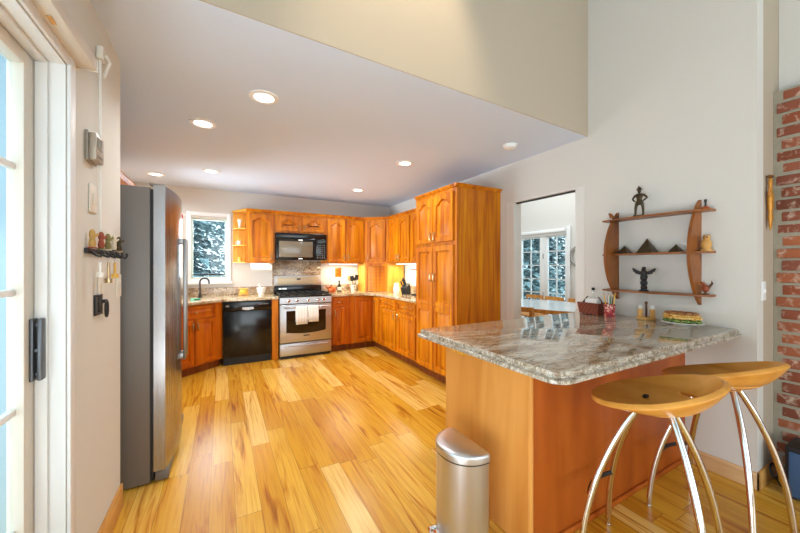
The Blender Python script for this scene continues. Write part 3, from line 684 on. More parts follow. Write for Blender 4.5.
# corner lazy susan: body L shaped with two door leaves
cb = thing('base_cabinet', 'inner corner base cabinet with two narrow doors meeting', 'cabinet', (1.86, YF, 0), 0, 'base cabinets under the back counter')
MB().prism([(0, 0), (XB - 1.86, 0), (XB - 1.86, -0.25), (XR - 1.862, -0.25), (XR - 1.862, YB - YF - 0.003), (0, YB - YF - 0.003)], 0.105, 0.874).build('body', M_CAB, cb, smooth=False)
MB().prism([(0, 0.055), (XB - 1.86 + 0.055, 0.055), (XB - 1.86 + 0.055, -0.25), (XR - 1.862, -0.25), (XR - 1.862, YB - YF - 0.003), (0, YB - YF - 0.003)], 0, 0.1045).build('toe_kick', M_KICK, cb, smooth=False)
door_mesh(0.03, XB - 1.86 - 0.022, 0.13, 0.85).build('door', M_CABD, cb)
d_ = door_mesh(0.0, 0.22, 0.13, 0.85)
rot = Matrix.Translation((XB - 1.86, -0.022, 0)) @ Matrix.Rotation(-pi / 2, 4, 'Z')
d2_ = MB().add([rot @ Vector(v) for v in d_.v], d_.f).build('door', M_CAB, cb)
MB().lathe([(0.005, 0), (0.005, 0.012), (0.013, 0.018), (0.012, 0.026), (0.004, 0.029)], n=12).build('knob', M_NICKEL, d2_, loc=(XB - 1.86 - 0.018, -0.13, 0.79), rot=(0, -pi / 2, 0))
for lab, y0, w in (('base cabinet with drawer and door next to the inner corner, right run', 4.733, 0.595), ('base cabinet with drawer and door against the tall pantry', 4.136, 0.550)):
    base_cab(lab, (XB, y0, 0), RA, w, XR - XB - 0.002, [('drawer', 0.03, w - 0.03, 0.71, 0.85), ('door', 0.03, w - 0.03, 0.13, 0.69, 'r' if y0 > 4.5 else 'l', 0.62)])
# pantry
PX0, PY0, PWD, PDEP = 2.20, 3.583, 0.833, 0.637
pt = thing('pantry_cabinet', 'tall honey wood pantry cabinet with four doors beside the doorway', 'cabinet', (PX0, PY0, 0), RA)
MB().box(0, PWD, 0, PDEP, 0.105, 2.205).build('body', M_CAB, pt, smooth=False)
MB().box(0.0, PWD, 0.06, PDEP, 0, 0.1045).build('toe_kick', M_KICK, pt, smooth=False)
for a, b_, sd in ((0.035, 0.40, 'r'), (0.415, 0.785, 'l')):
    add_door(pt, a, b_, 1.63, 2.165, 0.05, sd, 1.70)
    add_door(pt, a, b_, 0.13, 1.585, 0.0, sd, 1.22, mid=0.88)
cp = crown(1)
# crown wraps front and exposed right end
rings = []
for y, q in cp: pass
front = MB().prism_axis([(y, 2.2053 + q) for y, q in cp], 0.0, PWD + 0.0, 'x')
side = MB()
prof = [(PWD - y, 2.2053 + q) for y, q in cp]
side.rings([[(x, -0.03, z_) for x, z_ in prof], [(x, PDEP, z_) for x, z_ in prof]])
front.add(side.v, side.f)
front.box(0.0, PWD, 0.0, PDEP, 2.2055, 2.236)
front.build('crown', M_CAB, pt)

# ---- counters on the back run
def counter(label, poly, z0, z1, m, loc, name='countertop', cat='countertop'):
    mb = MB()
    mb.rings([[(x, y, z0) for x, y in poly], [(x, y, z1) for x, y in poly]])
    o = mb.build(name, m, loc=loc, smooth=False)
    bv = o.modifiers.new('edge', 'BEVEL'); bv.width = 0.008; bv.segments = 3; bv.limit_method = 'ANGLE'
    return tag(o, label, cat)
ov = 0.03
dx_, dy_ = cos(SA), sin(SA); nx_, ny_ = sin(SA), -cos(SA)
p1 = (0.015 , YF - ov)
p2 = (sx_ + nx_ * ov, sy_ + ny_ * ov)
counter('pale granite countertop left of the range, under the window', [(0.718, YF - ov), (0.718, YB - .002), (-1.148, YB - .002), (-1.148, p2[1] - 0.02), (p2[0] - 0.02, p2[1] - 0.02), (p2[0], p2[1]), p1], 0.8745, 0.915, M_GRANC, (0, 0, 0))
corner = [(1.4985, YB - .002), (1.4985, YF - ov), (1.95, YF - ov)]
for i in range(1, 7):
    a = pi / 2 * i / 7; corner.append((1.95 + (XB - ov - 1.95) * sin(a), YF - ov - 0.24 + 0.24 * cos(a)))
corner += [(XB - ov, YF - ov - 0.24), (XB - ov, 3.586), (XR - .002, 3.586), (XR - .002, YB - .002)]
counter('pale granite countertop wrapping the right kitchen corner', corner, 0.8745, 0.915, M_GRANC, (0, 0, 0))
# backsplashes
def splash(label, *b_): return tag(B(*b_, bev=0.003).build('backsplash', M_GRANB), label, 'backsplash')
splash('low granite backsplash under the kitchen window', -1.14, 0.709, YB - 0.025, YB - 0.003, 0.9155, 1.035)
splash('full height granite backsplash between range and microwave', 0.712, 1.495, YB - 0.025, YB - 0.003, 0.9155, 1.44)
splash('low granite backsplash right of the range', 1.498, 2.16, YB - 0.025, YB - 0.003, 0.9155, 1.035)
splash('low granite backsplash along the right wall behind knife block', XR - 0.025, XR - 0.003, 3.60, 4.97, 0.9155, 1.02)

# ================================================================== APPLIANCES
# range
rg = thing('range', 'stainless gas range with black cooktop between wooden cabinets', 'stove', (1.108, 4.945, 0))
hw = 0.378
MB().box(-hw, hw, 0.03, 0.62, 0.02, 0.895).build('body', M_BLACKM, rg, smooth=False)
ck = MB().box(-hw - 0.001, hw + 0.001, -0.02, 0.60, 0.8975, 0.922, bev=0.006)
ck.build('cooktop', M_BLACK, rg)
gr = MB()
for cx_ in (-0.245, 0, 0.245):
    for yy in (0.06, 0.29, 0.54): gr.box(cx_ - 0.115, cx_ + 0.115, yy - 0.007, yy + 0.007, 0.937, 0.951, bev=0.002)
    for xx in (-0.11, 0, 0.11): gr.box(cx_ + xx - 0.006, cx_ + xx + 0.006, 0.05, 0.55, 0.9225, 0.951, bev=0.002)
gr.build('grate', M_GRATE, rg)
for bx in (-0.245, 0.245):
    for by in (0.17, 0.42): MB().lathe([(0.045, 0), (0.045, 0.008), (0.03, 0.012)], (bx, by, 0.9225), 16).build('burner', M_GRATE, rg)
cpn = MB().prism_axis([(0.029, 0.80), (-0.012, 0.80), (-0.02, 0.81), (-0.012, 0.893), (0.029, 0.8965)], -hw, hw, 'x')
cpn.build('control_panel', M_STEEL, rg)
for x in (-0.26, -0.14, 0.02, 0.17, 0.255):
    MB().lathe([(0.026, 0), (0.026, 0.006), (0.021, 0.009), (0.019, 0.03), (0.015, 0.034)], n=16).build('knob', M_CHROME, rg, loc=(x, -0.0155, 0.848), rot=(pi / 2, 0, 0))
od = thing  # alias unused
dm = MB().box(-hw, hw, -0.018, 0.028, 0.235, 0.793, bev=0.008)
dr = dm.build('oven_door', M_STEEL, rg)
wn_ = [( -0.30, 0.40)] 
wp = [(-0.29, 0.385)] + [(-0.29 + 0.58 * i / 10, 0.385 - 0.025 * sin(pi * i / 10)) for i in range(1, 10)] + [(0.29, 0.385), (0.29, 0.70), (-0.29, 0.70)]
MB().prism_axis(wp, -0.0215, -0.0185, 'y').build('oven_window', M_OVEN, dr, smooth=False)
MB().box(-0.045, 0.045, -0.0205, -0.0183, 0.318, 0.334).build('badge', M_BLACKM, dr, smooth=False)
hb = MB().tube([(-0.32, -0.062, 0.752), (0.32, -0.062, 0.752)], 0.011, 10).box(-0.32, -0.30, -0.062, -0.017, 0.742, 0.762, bev=0.003).box(0.30, 0.32, -0.062, -0.017, 0.742, 0.762, bev=0.003)
hb.build('handle', M_STEEL, dr)
dw = MB().box(-hw, hw, -0.016, 0.028, 0.045, 0.222, bev=0.006).build('drawer', M_STEEL, rg)
MB().tube([(-0.32, -0.045, 0.188), (0.32, -0.045, 0.188)], 0.010, 10).box(-0.32, -0.30, -0.045, -0.015, 0.18, 0.196).box(0.30, 0.32, -0.045, -0.015, 0.18, 0.196).build('handle', M_STEEL, dw)
MB().box(-hw + 0.01, hw - 0.01, 0.01, 0.029, 0.002, 0.04).build('kick_plate', M_BLACKM, rg, smooth=False)
bgd = MB().box(-hw, hw, 0.555, 0.622, 0.9225, 1.035, bev=0.004).build('back_console', M_BLACK, rg)
dsp = MB()
dsp.box(-0.31, -0.27, 0.5525, 0.5545, 0.982, 1.0).box(-0.2702, -0.255, 0.5525, 0.5545, 0.982, 0.986).box(-0.2552, -0.19, 0.5525, 0.5545, 0.982, 1.0)
dsp.build('display', M_DISPLAY, bgd, smooth=False)
bs = MB().box(-hw, hw, 0.565, 0.622, 1.0355, 1.20, bev=0.006)
bs_ = bs.build('back_guard', M_STEEL, rg)
MB().box(-hw + 0.05, hw - 0.05, 0.5615, 0.5645, 1.055, 1.175, bev=0.001).build('vent_panel', plain('tan_steel', (190, 172, 140), 0.4, metal=0.5), bs_)
MB().box(-0.03, 0.03, 0.5585, 0.5612, 1.13, 1.155).build('badge', M_BLACKM, bs_, smooth=False)

# towels over the oven handle
def towel(name, x0, w, zb, label):
    mb = MB(); n = 14; cols = []
    path = [(-0.046, zb + 0.03), (-0.045, 0.70), (-0.046, 0.745), (-0.052, 0.764), (-0.062, 0.7685), (-0.072, 0.764), (-0.0785, 0.745), (-0.078, 0.66), (-0.080, zb + 0.1), (-0.081, zb)]
    vs = []; fs = []
    for i in range(n + 1):
        u = i / n
        for k, (y, z_) in enumerate(path):
            wv = 0.006 * sin(u * pi * 5) * max(0, (k - 5) / 4)
            vs.append((x0 + w * u + 0.004 * (k > 6) * sin(k), y - abs(wv), z_))
    m_ = len(path)
    for i in range(n):
        for k in range(m_ - 1): fs.append((i * m_ + k, i * m_ + k + 1, (i + 1) * m_ + k + 1, (i + 1) * m_ + k))
    mb.add(vs, fs)
    o = mb.build(name, M_CLOTH, loc=(1.108, 4.945, 0), angle=80)
    sm = o.modifiers.new('thickness', 'SOLIDIFY'); sm.thickness = 0.004; sm.offset = 0.0
    return tag(o, label, 'towel', 'dish towels on the oven handle')
towel('dish_towel', -0.165, 0.165, 0.505, 'left white striped dish towel over the oven handle, hanging lower')
towel('dish_towel', 0.012, 0.15, 0.53, 'right white striped dish towel over the oven handle, hanging shorter')

# dishwasher
dwm = thing('dishwasher', 'black built-in dishwasher left of the range', 'dishwasher', (0.3175, 5.0, 0))
MB().box(-0.30, 0.30, 0.025, 0.57, 0.06, 0.868).build('body', M_BLACKM, dwm, smooth=False)
MB().box(-0.302, 0.302, -0.02, 0.024, 0.105, 0.735, bev=0.005).build('door', M_BLACK, dwm)
cpd = MB().box(-0.302, 0.302, -0.024, 0.024, 0.738, 0.866, bev=0.006).build('control_panel', M_BLACK, dwm)
hdl = [(-0.075 + 0.15 * i / 10, -0.028 - 0.006 * sin(pi * i / 10), 0.765 - 0.018 * sin(pi * i / 10)) for i in range(11)]
MB().tube(hdl, 0.007, 8).box(-0.07, 0.07, -0.0265, -0.0235, 0.752, 0.785).build('handle', M_STEEL, cpd)
bt = MB()
for i in range(6): bt.box(0.14 + i * 0.022, 0.152 + i * 0.022, -0.0262, -0.0238, 0.815, 0.825)
MB().box(-0.275, -0.235, -0.0262, -0.0238, 0.80, 0.822).build('badge', M_GREYP, cpd, smooth=False)
bt.build('buttons', M_GREYP, cpd)
MB().box(-0.30, 0.30, 0.012, 0.05, 0.002, 0.10).build('toe_panel', M_BLACKM, dwm, smooth=False)

# microwave
mw = thing('microwave', 'black over-the-range microwave under the short cabinet', 'microwave', (1.1035, 5.21, 1.45))
MB().box(-0.388, 0.388, 0.03, 0.36, 0, 0.418, bev=0.003).build('body', M_BLACK, mw)
MB().box(-0.388, 0.388, 0.0, 0.029, 0.34, 0.418, bev=0.004).build('vent_grille', M_BLACK, mw)
md = MB().box(-0.388, 0.21, -0.008, 0.029, 0.004, 0.337, bev=0.008).build('door', M_BLACK, mw)
MB().box(-0.345, 0.165, -0.0115, -0.0082, 0.045, 0.29, bev=0.001).build('window', M_MWIN, md)
MB().tube([(0.19, -0.009, 0.05), (0.19, -0.034, 0.065), (0.19, -0.038, 0.17), (0.19, -0.034, 0.275), (0.19, -0.009, 0.29)], 0.009, 8).build('handle', M_BLACK, md)
MB().box(-0.06, 0.005, -0.0095, -0.0078, 0.308, 0.318).box(-0.06, 0.005, -0.0095, -0.0078, 0.016, 0.026).build('badge', M_DISPLAY, md, smooth=False)
mk = MB().box(0.213, 0.388, -0.006, 0.029, 0.004, 0.337, bev=0.006).build('keypad', M_BLACK, mw)
ky = MB()
for i in range(4):
    for j in range(7): ky.box(0.235 + i * 0.035, 0.258 + i * 0.035, -0.0085, -0.0058, 0.03 + j * 0.033, 0.048 + j * 0.033)
ky.build('keys', plain('dim_keys', (86, 86, 84), 0.4), mk, smooth=False)
MB().box(0.24, 0.365, -0.0085, -0.0058, 0.275, 0.315).build('display', plain('dark_display', (50, 62, 60), 0.2), mk, smooth=False)

# refrigerator (front faces +X)
fg = thing('refrigerator', 'tall stainless side-by-side refrigerator beside the beige wall', 'refrigerator', (-0.315, 2.5, 0), 0)
FW = 0.905
MB().box(-0.76, -0.075, 0.0, FW, 0.012, 1.84, bev=0.004).build('case', M_FSIDE, fg)
MB().box(-0.0745, -0.058, 0.012, FW - 0.012, 0.02, 1.83).build('gasket', M_BLACKM, fg, smooth=False)
def fdoor(y0, y1):
    n = 12; front = []
    for i in range(n + 1):
        y = y0 + (y1 - y0) * i / n; u = y / FW
        front.append((0.0 + 0.052 * (1 - (2 * u - 0.9) ** 2) - 0.008, y))
    poly = [(-0.0575, y0)] + [(x, y) for x, y in front] + [(-0.0575, y1)]
    mb = MB(); mb.rings([[(x, y, 0.075) for x, y in poly], [(x, y, 1.855) for x, y in poly]]); return mb
for i, (a, b_) in enumerate(((0.0, FW / 2 - 0.003), (FW / 2 + 0.003, FW))):
    d = fdoor(a, b_).build('door', M_FRIDGE, fg, angle=25)
    hy = FW / 2 + (-0.055 if i == 0 else 0.055)
    hm = MB().box(0.062, 0.082, hy - 0.016, hy + 0.016, 0.66, 1.555, bev=0.006)
    for zz in (0.665, 1.52): hm.box(0.036, 0.0625, hy - 0.014, hy + 0.014, zz, zz + 0.035, bev=0.003)
    hm.build('handle', M_HANDLE, d)
for a in (0.004, FW - 0.06): MB().box(-0.08, 0.0, a, a + 0.055, 1.8555, 1.867, bev=0.004).build('hinge_cover', M_GREYP, fg)
MB().box(-0.05, 0.02, 0.005, FW - 0.005, 0.012, 0.068, bev=0.004).build('base_grille', M_FSIDE, fg)
mg = MB().tube([(0, 0, 0), (0.012, 0, 0)], 0.016, 12)
mg.sphere((0.016, 0.012, 0.012), 0.012, n=10, mi=1)
tag(mg.build('fridge_magnet', [M_RED, M_CERAM], loc=(-0.302 + 0.0, 3.30, 1.775)), 'red and white magnet high on the far refrigerator door', 'magnet')

# ================================================================== PENINSULA
PXL, PYF, PYB = 1.262, 1.035, 1.69
pn = thing('peninsula_cabinet', 'wooden peninsula base under the big granite top', 'cabinet', (PXL, PYF, 0))
MB().box(0.016, XR - 0.001 - PXL, 0.016, PYB - PYF, 0.0005, 0.9095).build('body', M_CAB, pn, smooth=False)
e_ = MB().box(0, 0.0155, 0.016, PYB - PYF, 0.0005, 0.9095).build('end_panel', M_PEND, pn, smooth=False); e_['label'] = 'pale honey wood end panel'
f_ = MB().box(0.016, XR - 0.001 - PXL, 0, 0.0155, 0.0005, 0.9095).build('front_panel', M_PENF, pn, smooth=False); f_['label'] = 'reddish brown wood front panel behind the stools'
MB().box(-0.003, 0.0155, -0.003, 0.0155, 0.0005, 0.9095, bev=0.003).build('corner_trim', M_PEND, pn)
MB().box(0.016, XR - 0.017 - PXL, -0.014, -0.0005, 0.0005, 0.03, bev=0.004).build('shoe_moulding', M_PENF, pn)
op_ = MB().box(-0.005, -0.0005, 0.455, 0.585, 0.82, 0.89, bev=0.002).build('outlet_cover', M_CABI, pn)
# granite slab with ogee edge
def slab_poly(ins, r=0.07, n=8):
    x0, x1, y0, y1 = 1.070 + ins, XR - 0.002, 0.748 + ins, 1.748 - ins
    rr = r - ins * 0.5; pts = []
    for i in range(n + 1):
        a = pi + pi / 2 * i / n; pts.append((x0 + rr + rr * cos(a), y0 + rr + rr * sin(a)))
    for i in range(5):
        a = -pi / 2 + pi / 2 * i / 4; q = 0.014; pts.append((x1 - q + q * cos(a), y0 + q + q * sin(a)))
    pts.append((x1, y1))
    for i in range(5):
        a = pi / 2 + pi / 2 * i / 4; q = 0.03; pts.append((x0 + q + q * cos(a), y1 - q + q * sin(a)))
    return pts
prof = [(0.006, 0.9105), (0.0, 0.914), (0.0, 0.927), (0.004, 0.930), (0.016, 0.932), (0.017, 0.937), (0.015, 0.942), (0.015, 0.951), (0.018, 0.956), (0.025, 0.958)]
gs = MB(); rs = [[(x, y, z_) for x, y in slab_poly(i)] for i, z_ in prof]
gs.rings(rs[:-1], True, False, mi=1); gs.rings(rs[-2:], False, True, mi=0)
tag(gs.build('countertop', [M_GRAN, M_GRANE], smooth=True, angle=30), 'large polished brown granite peninsula countertop with stools beneath', 'countertop')

# ================================================================== STOOLS
def stool(loc, rz, label):
    t = thing('bar_stool', label, 'stool', loc, rz, 'beech bar stools at the peninsula')
    RU = [0, .1, .2, .3, .4, .5, .58, .64, .68, .78, .85, .92, .97, 1.0]; SR = R(8); nr, na = 13, 56; vs = []; fs = []; z0 = 0.765
    def P(i, k):
        u = RU[i]; a = 2 * pi * k / na; s_ = sin(a)
        Rr = 0.218 + 0.022 * max(0, s_) ** 2 - 0.008 * max(0, -s_)
        rim = 0.062 - 0.066 * s_ + 0.01 * max(0, -s_)
        z_ = z0 + rim * (u ** 2.9) - 0.012 * (1 - u * u) * 0.5
        return (Rr * u * cos(a + SR), Rr * u * sin(a + SR), z_)
    vs = [P(0, 0)]
    for i in range(1, nr + 1):
        for k in range(na): vs.append(P(i, k))
    def id_(i, k): return 1 + (i - 1) * na + k % na
    for k in range(na): fs.append((0, id_(1, k), id_(1, k + 1)))
    for i in range(1, nr):
        for k in range(na):
            a = (2 * pi * (k + 0.5) / na)
            d = abs(((a - 1.5 * pi + pi) % (2 * pi)) - pi)
            if i == 7 and d < 1.05: continue      # crescent slot in front of the back rim
            fs.append((id_(i, k), id_(i + 1, k), id_(i + 1, k + 1), id_(i, k + 1)))
    mb = MB().add(vs, fs); o = mb.build('seat', M_BEECH, t, angle=60)
    sm = o.modifiers.new('thickness', 'SOLIDIFY'); sm.thickness = 0.024; sm.offset = -1
    sb = o.modifiers.new('round', 'BEVEL'); sb.width = 0.007; sb.segments = 3; sb.limit_method = 'ANGLE'; sb.angle_limit = R(50)
    MB().sphere((0.05, 0.045, 0.7655), 0.024, 0.012, 0.006, n=14).build('seat_hole_shade', M_BLACKM, t)  # black oval standing in for the shaded handle hole
    MB().lathe([(0.05, -0.008), (0.085, 0.006), (0.085, 0.010)], (0, 0, 0.728), 24, sy=0.9).build('seat_boss', M_BEECH, t)
    for sx1, sy1, fx, fy in ((-1, 1, -0.185, 0.235), (1, 1, 0.185, 0.235), (-1, -1, -0.20, -0.20), (1, -1, 0.165, -0.20)):
        p0 = Vector((sx1 * 0.022, sy1 * 0.055, 0.736)); p2 = Vector((fx, fy, 0.006))
        p1 = Vector((fx * 0.86, fy * 0.98, 0.42))
        MB().tube(bez(p0, p1, p2, 16), [0.0135] * 16 + [0.012], 12).lathe([(0.014, 0.0005), (0.014, 0.010)], (fx, fy, 0), 12).build('leg', M_CHROME, t)
    def legpt(sx1, fx, fy, tt):
        return bez((sx1 * 0.022, 0.055, 0.736), (fx * 0.86, fy * 0.98, 0.42), (fx, fy, 0.006), 16)[tt]
    a = legpt(-1, -0.185, 0.235, 10); b_ = legpt(1, 0.185, 0.235, 10)
    pts = [a + (b_ - a) * i / 12 + Vector((0, 0.035 * sin(pi * i / 12), 0)) for i in range(13)]
    MB().tube(pts, 0.010, 10).build('footrest', M_BLACKM, t)
    return t
stool((1.64, 0.70, 0), R(12), 'nearer beech bar stool at the left, in front of the peninsula panel')
stool((2.262, 0.675, 0), R(-8), 'farther beech bar stool at the right, close to the wall end')

# ================================================================== TRASH CAN
tcn_ = thing('trash_can', 'half-round stainless step trash can beside the peninsula end', 'trash can', (1.112, 1.285, 0))
def can_poly(sc=1.0, n=24, d=0.178, hw_=0.150):
    q = 0.012; pts = [(0, hw_ - q), (-q * .3, hw_ - q * .3), (-q, hw_)]
    for i in range(n + 1):
        a = pi / 2 + pi * i / n; c_, s_ = cos(a), sin(a)
        pts.append((-0.02 - (d - 0.02) * abs(c_) ** 0.92, hw_ * math.copysign(abs(s_) ** 0.92, s_)))
    pts += [(-q, -hw_), (-q * .3, -hw_ + q * .3), (0, -hw_ + q)]
    return [((x + d / 2) * sc - d / 2, y * sc) for x, y in pts]
def can_ring(sc, z_): return [(x, y, z_) for x, y in can_poly(sc)]
MB().rings([can_ring(0.965, 0.03), can_ring(0.97, 0.425)]).build('body', M_CAN, tcn_)
MB().rings([can_ring(0.985, 0.002), can_ring(0.985, 0.0295)]).build('base_ring', M_BLACKM, tcn_)
MB().rings([can_ring(0.985, 0.4255), can_ring(0.985, 0.432)]).build('lid_seal', M_BLACKM, tcn_)
MB().rings([can_ring(1.0, 0.4325), can_ring(1.0, 0.458), can_ring(0.985, 0.466), can_ring(0.93, 0.472), can_ring(0.8, 0.478), can_ring(0.5, 0.484), can_ring(0.15, 0.486)]).build('lid', M_CAN, tcn_, angle=60)
pd = MB().tube([(-0.165, -0.03, 0.035), (-0.205, -0.03, 0.04), (-0.222, 0.02, 0.042), (-0.205, 0.07, 0.04), (-0.165, 0.07, 0.035)], 0.009, 8)
pd.box(-0.21, -0.165, -0.02, 0.06, 0.03, 0.038, bev=0.003)
pd.build('pedal', M_CHROME, tcn_)

# ================================================================== WALL SHELF AND FIGURES
ws = thing('wall_shelf', 'three tier varnished wooden wall shelf with surfboard-shaped sides', 'shelf', (XR - 0.001, 0, 0))
def side_board(y, z0, z1, dep):
    n = 18; prof = []
    for i in range(n + 1):
        u = i / n; prof.append((-0.004 - dep * (sin(pi * u) ** 0.75), z0 + (z1 - z0) * u))
    poly = [(0, z0)] + prof + [(0, z1)]
    return MB().prism_axis(poly, y - 0.009, y + 0.009, 'y')
side_board(1.475, 1.085, 1.79, 0.185).build('side_board', M_SHELF, ws)
side_board(0.955, 1.09, 1.80, 0.172).build('side_board', M_SHELF, ws)
sf = MB().prism_axis([(-0.10, 1.735), (-0.125, 1.775), (-0.095, 1.768), (-0.06, 1.74)], 1.467, 1.483, 'y'); sf.build('fin', M_SHELF, ws)
for zz in (1.165, 1.45, 1.725):
    n = 16; a0, a1 = 0.873, 1.545
    pts = [(0, a0)] + [(-0.095 - 0.045 * sin(pi * i / n), a0 + (a1 - a0) * i / n) for i in range(n + 1)] + [(0, a1)]
    MB().prism(pts, zz - 0.012, zz).build('shelf_board', M_SHELF, ws)
SX = XR - 0.075
# standing bronze man with hands on hips
def skin_figure(name, joints, edges, mat, parent=None):
    me = bpy.data.meshes.new(name); me.from_pydata([j[0] for j in joints], edges, [])
    o = bpy.data.objects.new(name, me); COL.objects.link(o)
    sk = o.modifiers.new('skin', 'SKIN')
    for i, j in enumerate(joints):
        v = me.skin_vertices[0].data[i]; v.radius = (j[1] * .82, j[1] * .82); v.use_root = (i == 0)
    ss = o.modifiers.new('smooth', 'SUBSURF'); ss.levels = 2; ss.render_levels = 2
    me.materials.append(mat)
    if parent: o.parent = parent
    return o
mn = thing('figurine', 'dark bronze standing man figurine, hands on hips, on top shelf', 'figurine', (SX, 1.285, 1.7255))
J = [((0, 0, .105), .019), ((0, 0, .14), .022), ((0, 0, .163), .021), ((0, 0, .178), .009),
     ((0, .020, .095), .014), ((-.004, .024, .055), .011), ((0, .026, .018), .0085), ((-.018, .030, .012), .007),
     ((0, -.020, .095), .014), ((.002, -.024, .055), .011), ((0, -.026, .018), .0085), ((-.018, -.030, .012), .007),
     ((0, .030, .163), .011), ((.006, .050, .138), .008), ((-.006, .024, .115), .0065),
     ((0, -.030, .163), .011), ((.006, -.050, .138), .008), ((-.006, -.024, .115), .0065)]
E_ = [(0, 1), (1, 2), (2, 3), (0, 4), (4, 5), (5, 6), (6, 7), (0, 8), (8, 9), (9, 10), (10, 11), (2, 12), (12, 13), (13, 14), (2, 15), (15, 16), (16, 17)]
skin_figure('body', J, E_, M_BRONZE, mn)
hd_ = MB().sphere((0, 0, .194), .0135, .0125, .0165, n=14).sphere((-.013, 0, .192), .004, .003, .005, n=8)
hd_.build('head', M_BRONZE, mn)
MB().lathe([(0.021, 0.203), (0.021, 0.206), (0.014, 0.208), (0.012, 0.220), (0.003, 0.226)], n=14).sphere((0, 0.004, .229), .005, n=8).build('cap', M_BRONZE, mn)
MB().lathe([(0.042, 0.0003), (0.042, 0.008), (0.036, 0.010)], n=18).build('base', M_BRONZE, mn)
# pyramids
def pyramid(y, w, h, label):
    a = w / 2
    mb = MB().add([(-a, -a, 0), (a, -a, 0), (a, a, 0), (-a, a, 0), (0, 0, h)], [(0, 3, 2, 1), (0, 1, 4), (1, 2, 4), (2, 3, 4), (3, 0, 4)])
    return tag(mb.build('pyramid', M_BRONZE, loc=(XR - 0.07, y, 1.4505), smooth=False), label, 'pyramid', 'pyramids on the middle shelf')
pyramid(1.39, 0.085, 0.062, 'small bronze pyramid at the left on the middle shelf')
pyramid(1.235, 0.105, 0.108, 'largest bronze pyramid, centre of the middle shelf')
pyramid(1.06, 0.072, 0.055, 'smallest bronze pyramid at the right on the middle shelf')
# totem with spread wings
tm = thing('totem_figurine', 'black carved winged totem on the bottom shelf', 'figurine', (SX, 1.255, 1.1655))
tb_ = MB().lathe([(0.03, 0), (0.03, 0.008), (0.018, 0.012), (0.022, 0.03), (0.016, 0.042), (0.023, 0.055), (0.023, 0.07), (0.015, 0.08), (0.022, 0.092), (0.024, 0.11), (0.016, 0.125), (0.02, 0.14), (0.018, 0.152), (0.008, 0.16)], n=14)
tb_.build('pole', M_BLACKM, tm)
MB().sphere((0, 0, 0.168), 0.014, 0.014, 0.016, n=12).rings([[(-0.010, -0.006, 0.162), (-0.010, 0.006, 0.162), (-0.010, 0.0, 0.174)], [(-0.032, -0.001, 0.162), (-0.032, 0.001, 0.162), (-0.032, 0.0, 0.164)]]).build('bird_head', M_BLACKM, tm)
for s_ in (-1, 1):
    pl_ = [(s_ * 0.012, 0.142), (s_ * 0.038, 0.153), (s_ * 0.070, 0.172), (s_ * 0.078, 0.166), (s_ * 0.070, 0.154), (s_ * 0.070, 0.146), (s_ * 0.058, 0.142), (s_ * 0.056, 0.132), (s_ * 0.038, 0.126), (s_ * 0.012, 0.120)]
    MB().prism_axis(pl_, -0.006, 0.004, 'x').build('wing', M_BLACKM, tm)
# right end ornaments
o = MB().lathe([(0.022, 0), (0.024, 0.006), (0.018, 0.014), (0.012, 0.02), (0.008, 0.026), (0.005, 0.045), (0.006, 0.055), (0.007, 0.062), (0.004, 0.068)], n=14)
bl_ = thing('hand_bell', 'tiny dark-handled bell at the right end of the top shelf', 'bell', (XR - 0.05, 0.91, 1.7255))
MB().lathe([(0.022, 0), (0.024, 0.006), (0.018, 0.016), (0.010, 0.022)], n=14).build('bell_body', M_COPPER, bl_)
MB().lathe([(0.006, 0.0222), (0.005, 0.045), (0.008, 0.055), (0.007, 0.064), (0.002, 0.068)], n=12).build('handle', M_BLACKM, bl_)
ow = thing('carved_owl', 'small light wood owl at the right end of the middle shelf', 'figurine', (XR - 0.05, 0.905, 1.4505))
MB().lathe([(0.032, 0), (0.032, 0.012), (0.02, 0.014), (0.026, 0.03), (0.028, 0.05), (0.022, 0.068), (0.017, 0.075), (0.021, 0.085), (0.018, 0.098), (0.006, 0.104)], n=16).build('body', M_LIGHTWOOD, ow)
MB().rings([[(-.006, .006, .098), (.006, .006, .098), (0, .018, .098)], [(0, .014, .114), (.001, .014, .114), (.0005, .0145, .114)]]).rings([[(-.006, -.006, .098), (.006, -.006, .098), (0, -.018, .098)], [(0, -.014, .114), (.001, -.014, .114), (.0005, -.0145, .114)]]).build('ears', M_LIGHTWOOD, ow)
MB().sphere((-.017, .008, .09), .005, n=8).sphere((-.017, -.008, .09), .005, n=8).build('eyes', M_BLACKM, ow)
bd = thing('carved_bird', 'small brown and red carved bird at the bottom shelf right end', 'figurine', (XR - 0.05, 0.91, 1.1655))
MB().lathe([(0.018, 0), (0.018, 0.006), (0.006, 0.008), (0.006, 0.018)], n=12).build('base', M_DARKWOOD, bd)
MB().sphere((0, 0, 0.040), 0.016, 0.022, 0.025, n=12).sphere((-.002, 0.014, 0.070), 0.012, n=10).build('body', plain('russet_wood', (150, 70, 36), 0.5), bd)
MB().tube([(0, 0.024, 0.070), (0, 0.042, 0.066)], [0.005, 0.001], 8).build('beak', M_YELLOW, bd)
MB().tube([(0, -0.016, 0.045), (0, -0.034, 0.075), (0, -0.030, 0.09)], [0.008, 0.006, 0.002], 8).build('tail', M_DARKWOOD, bd)

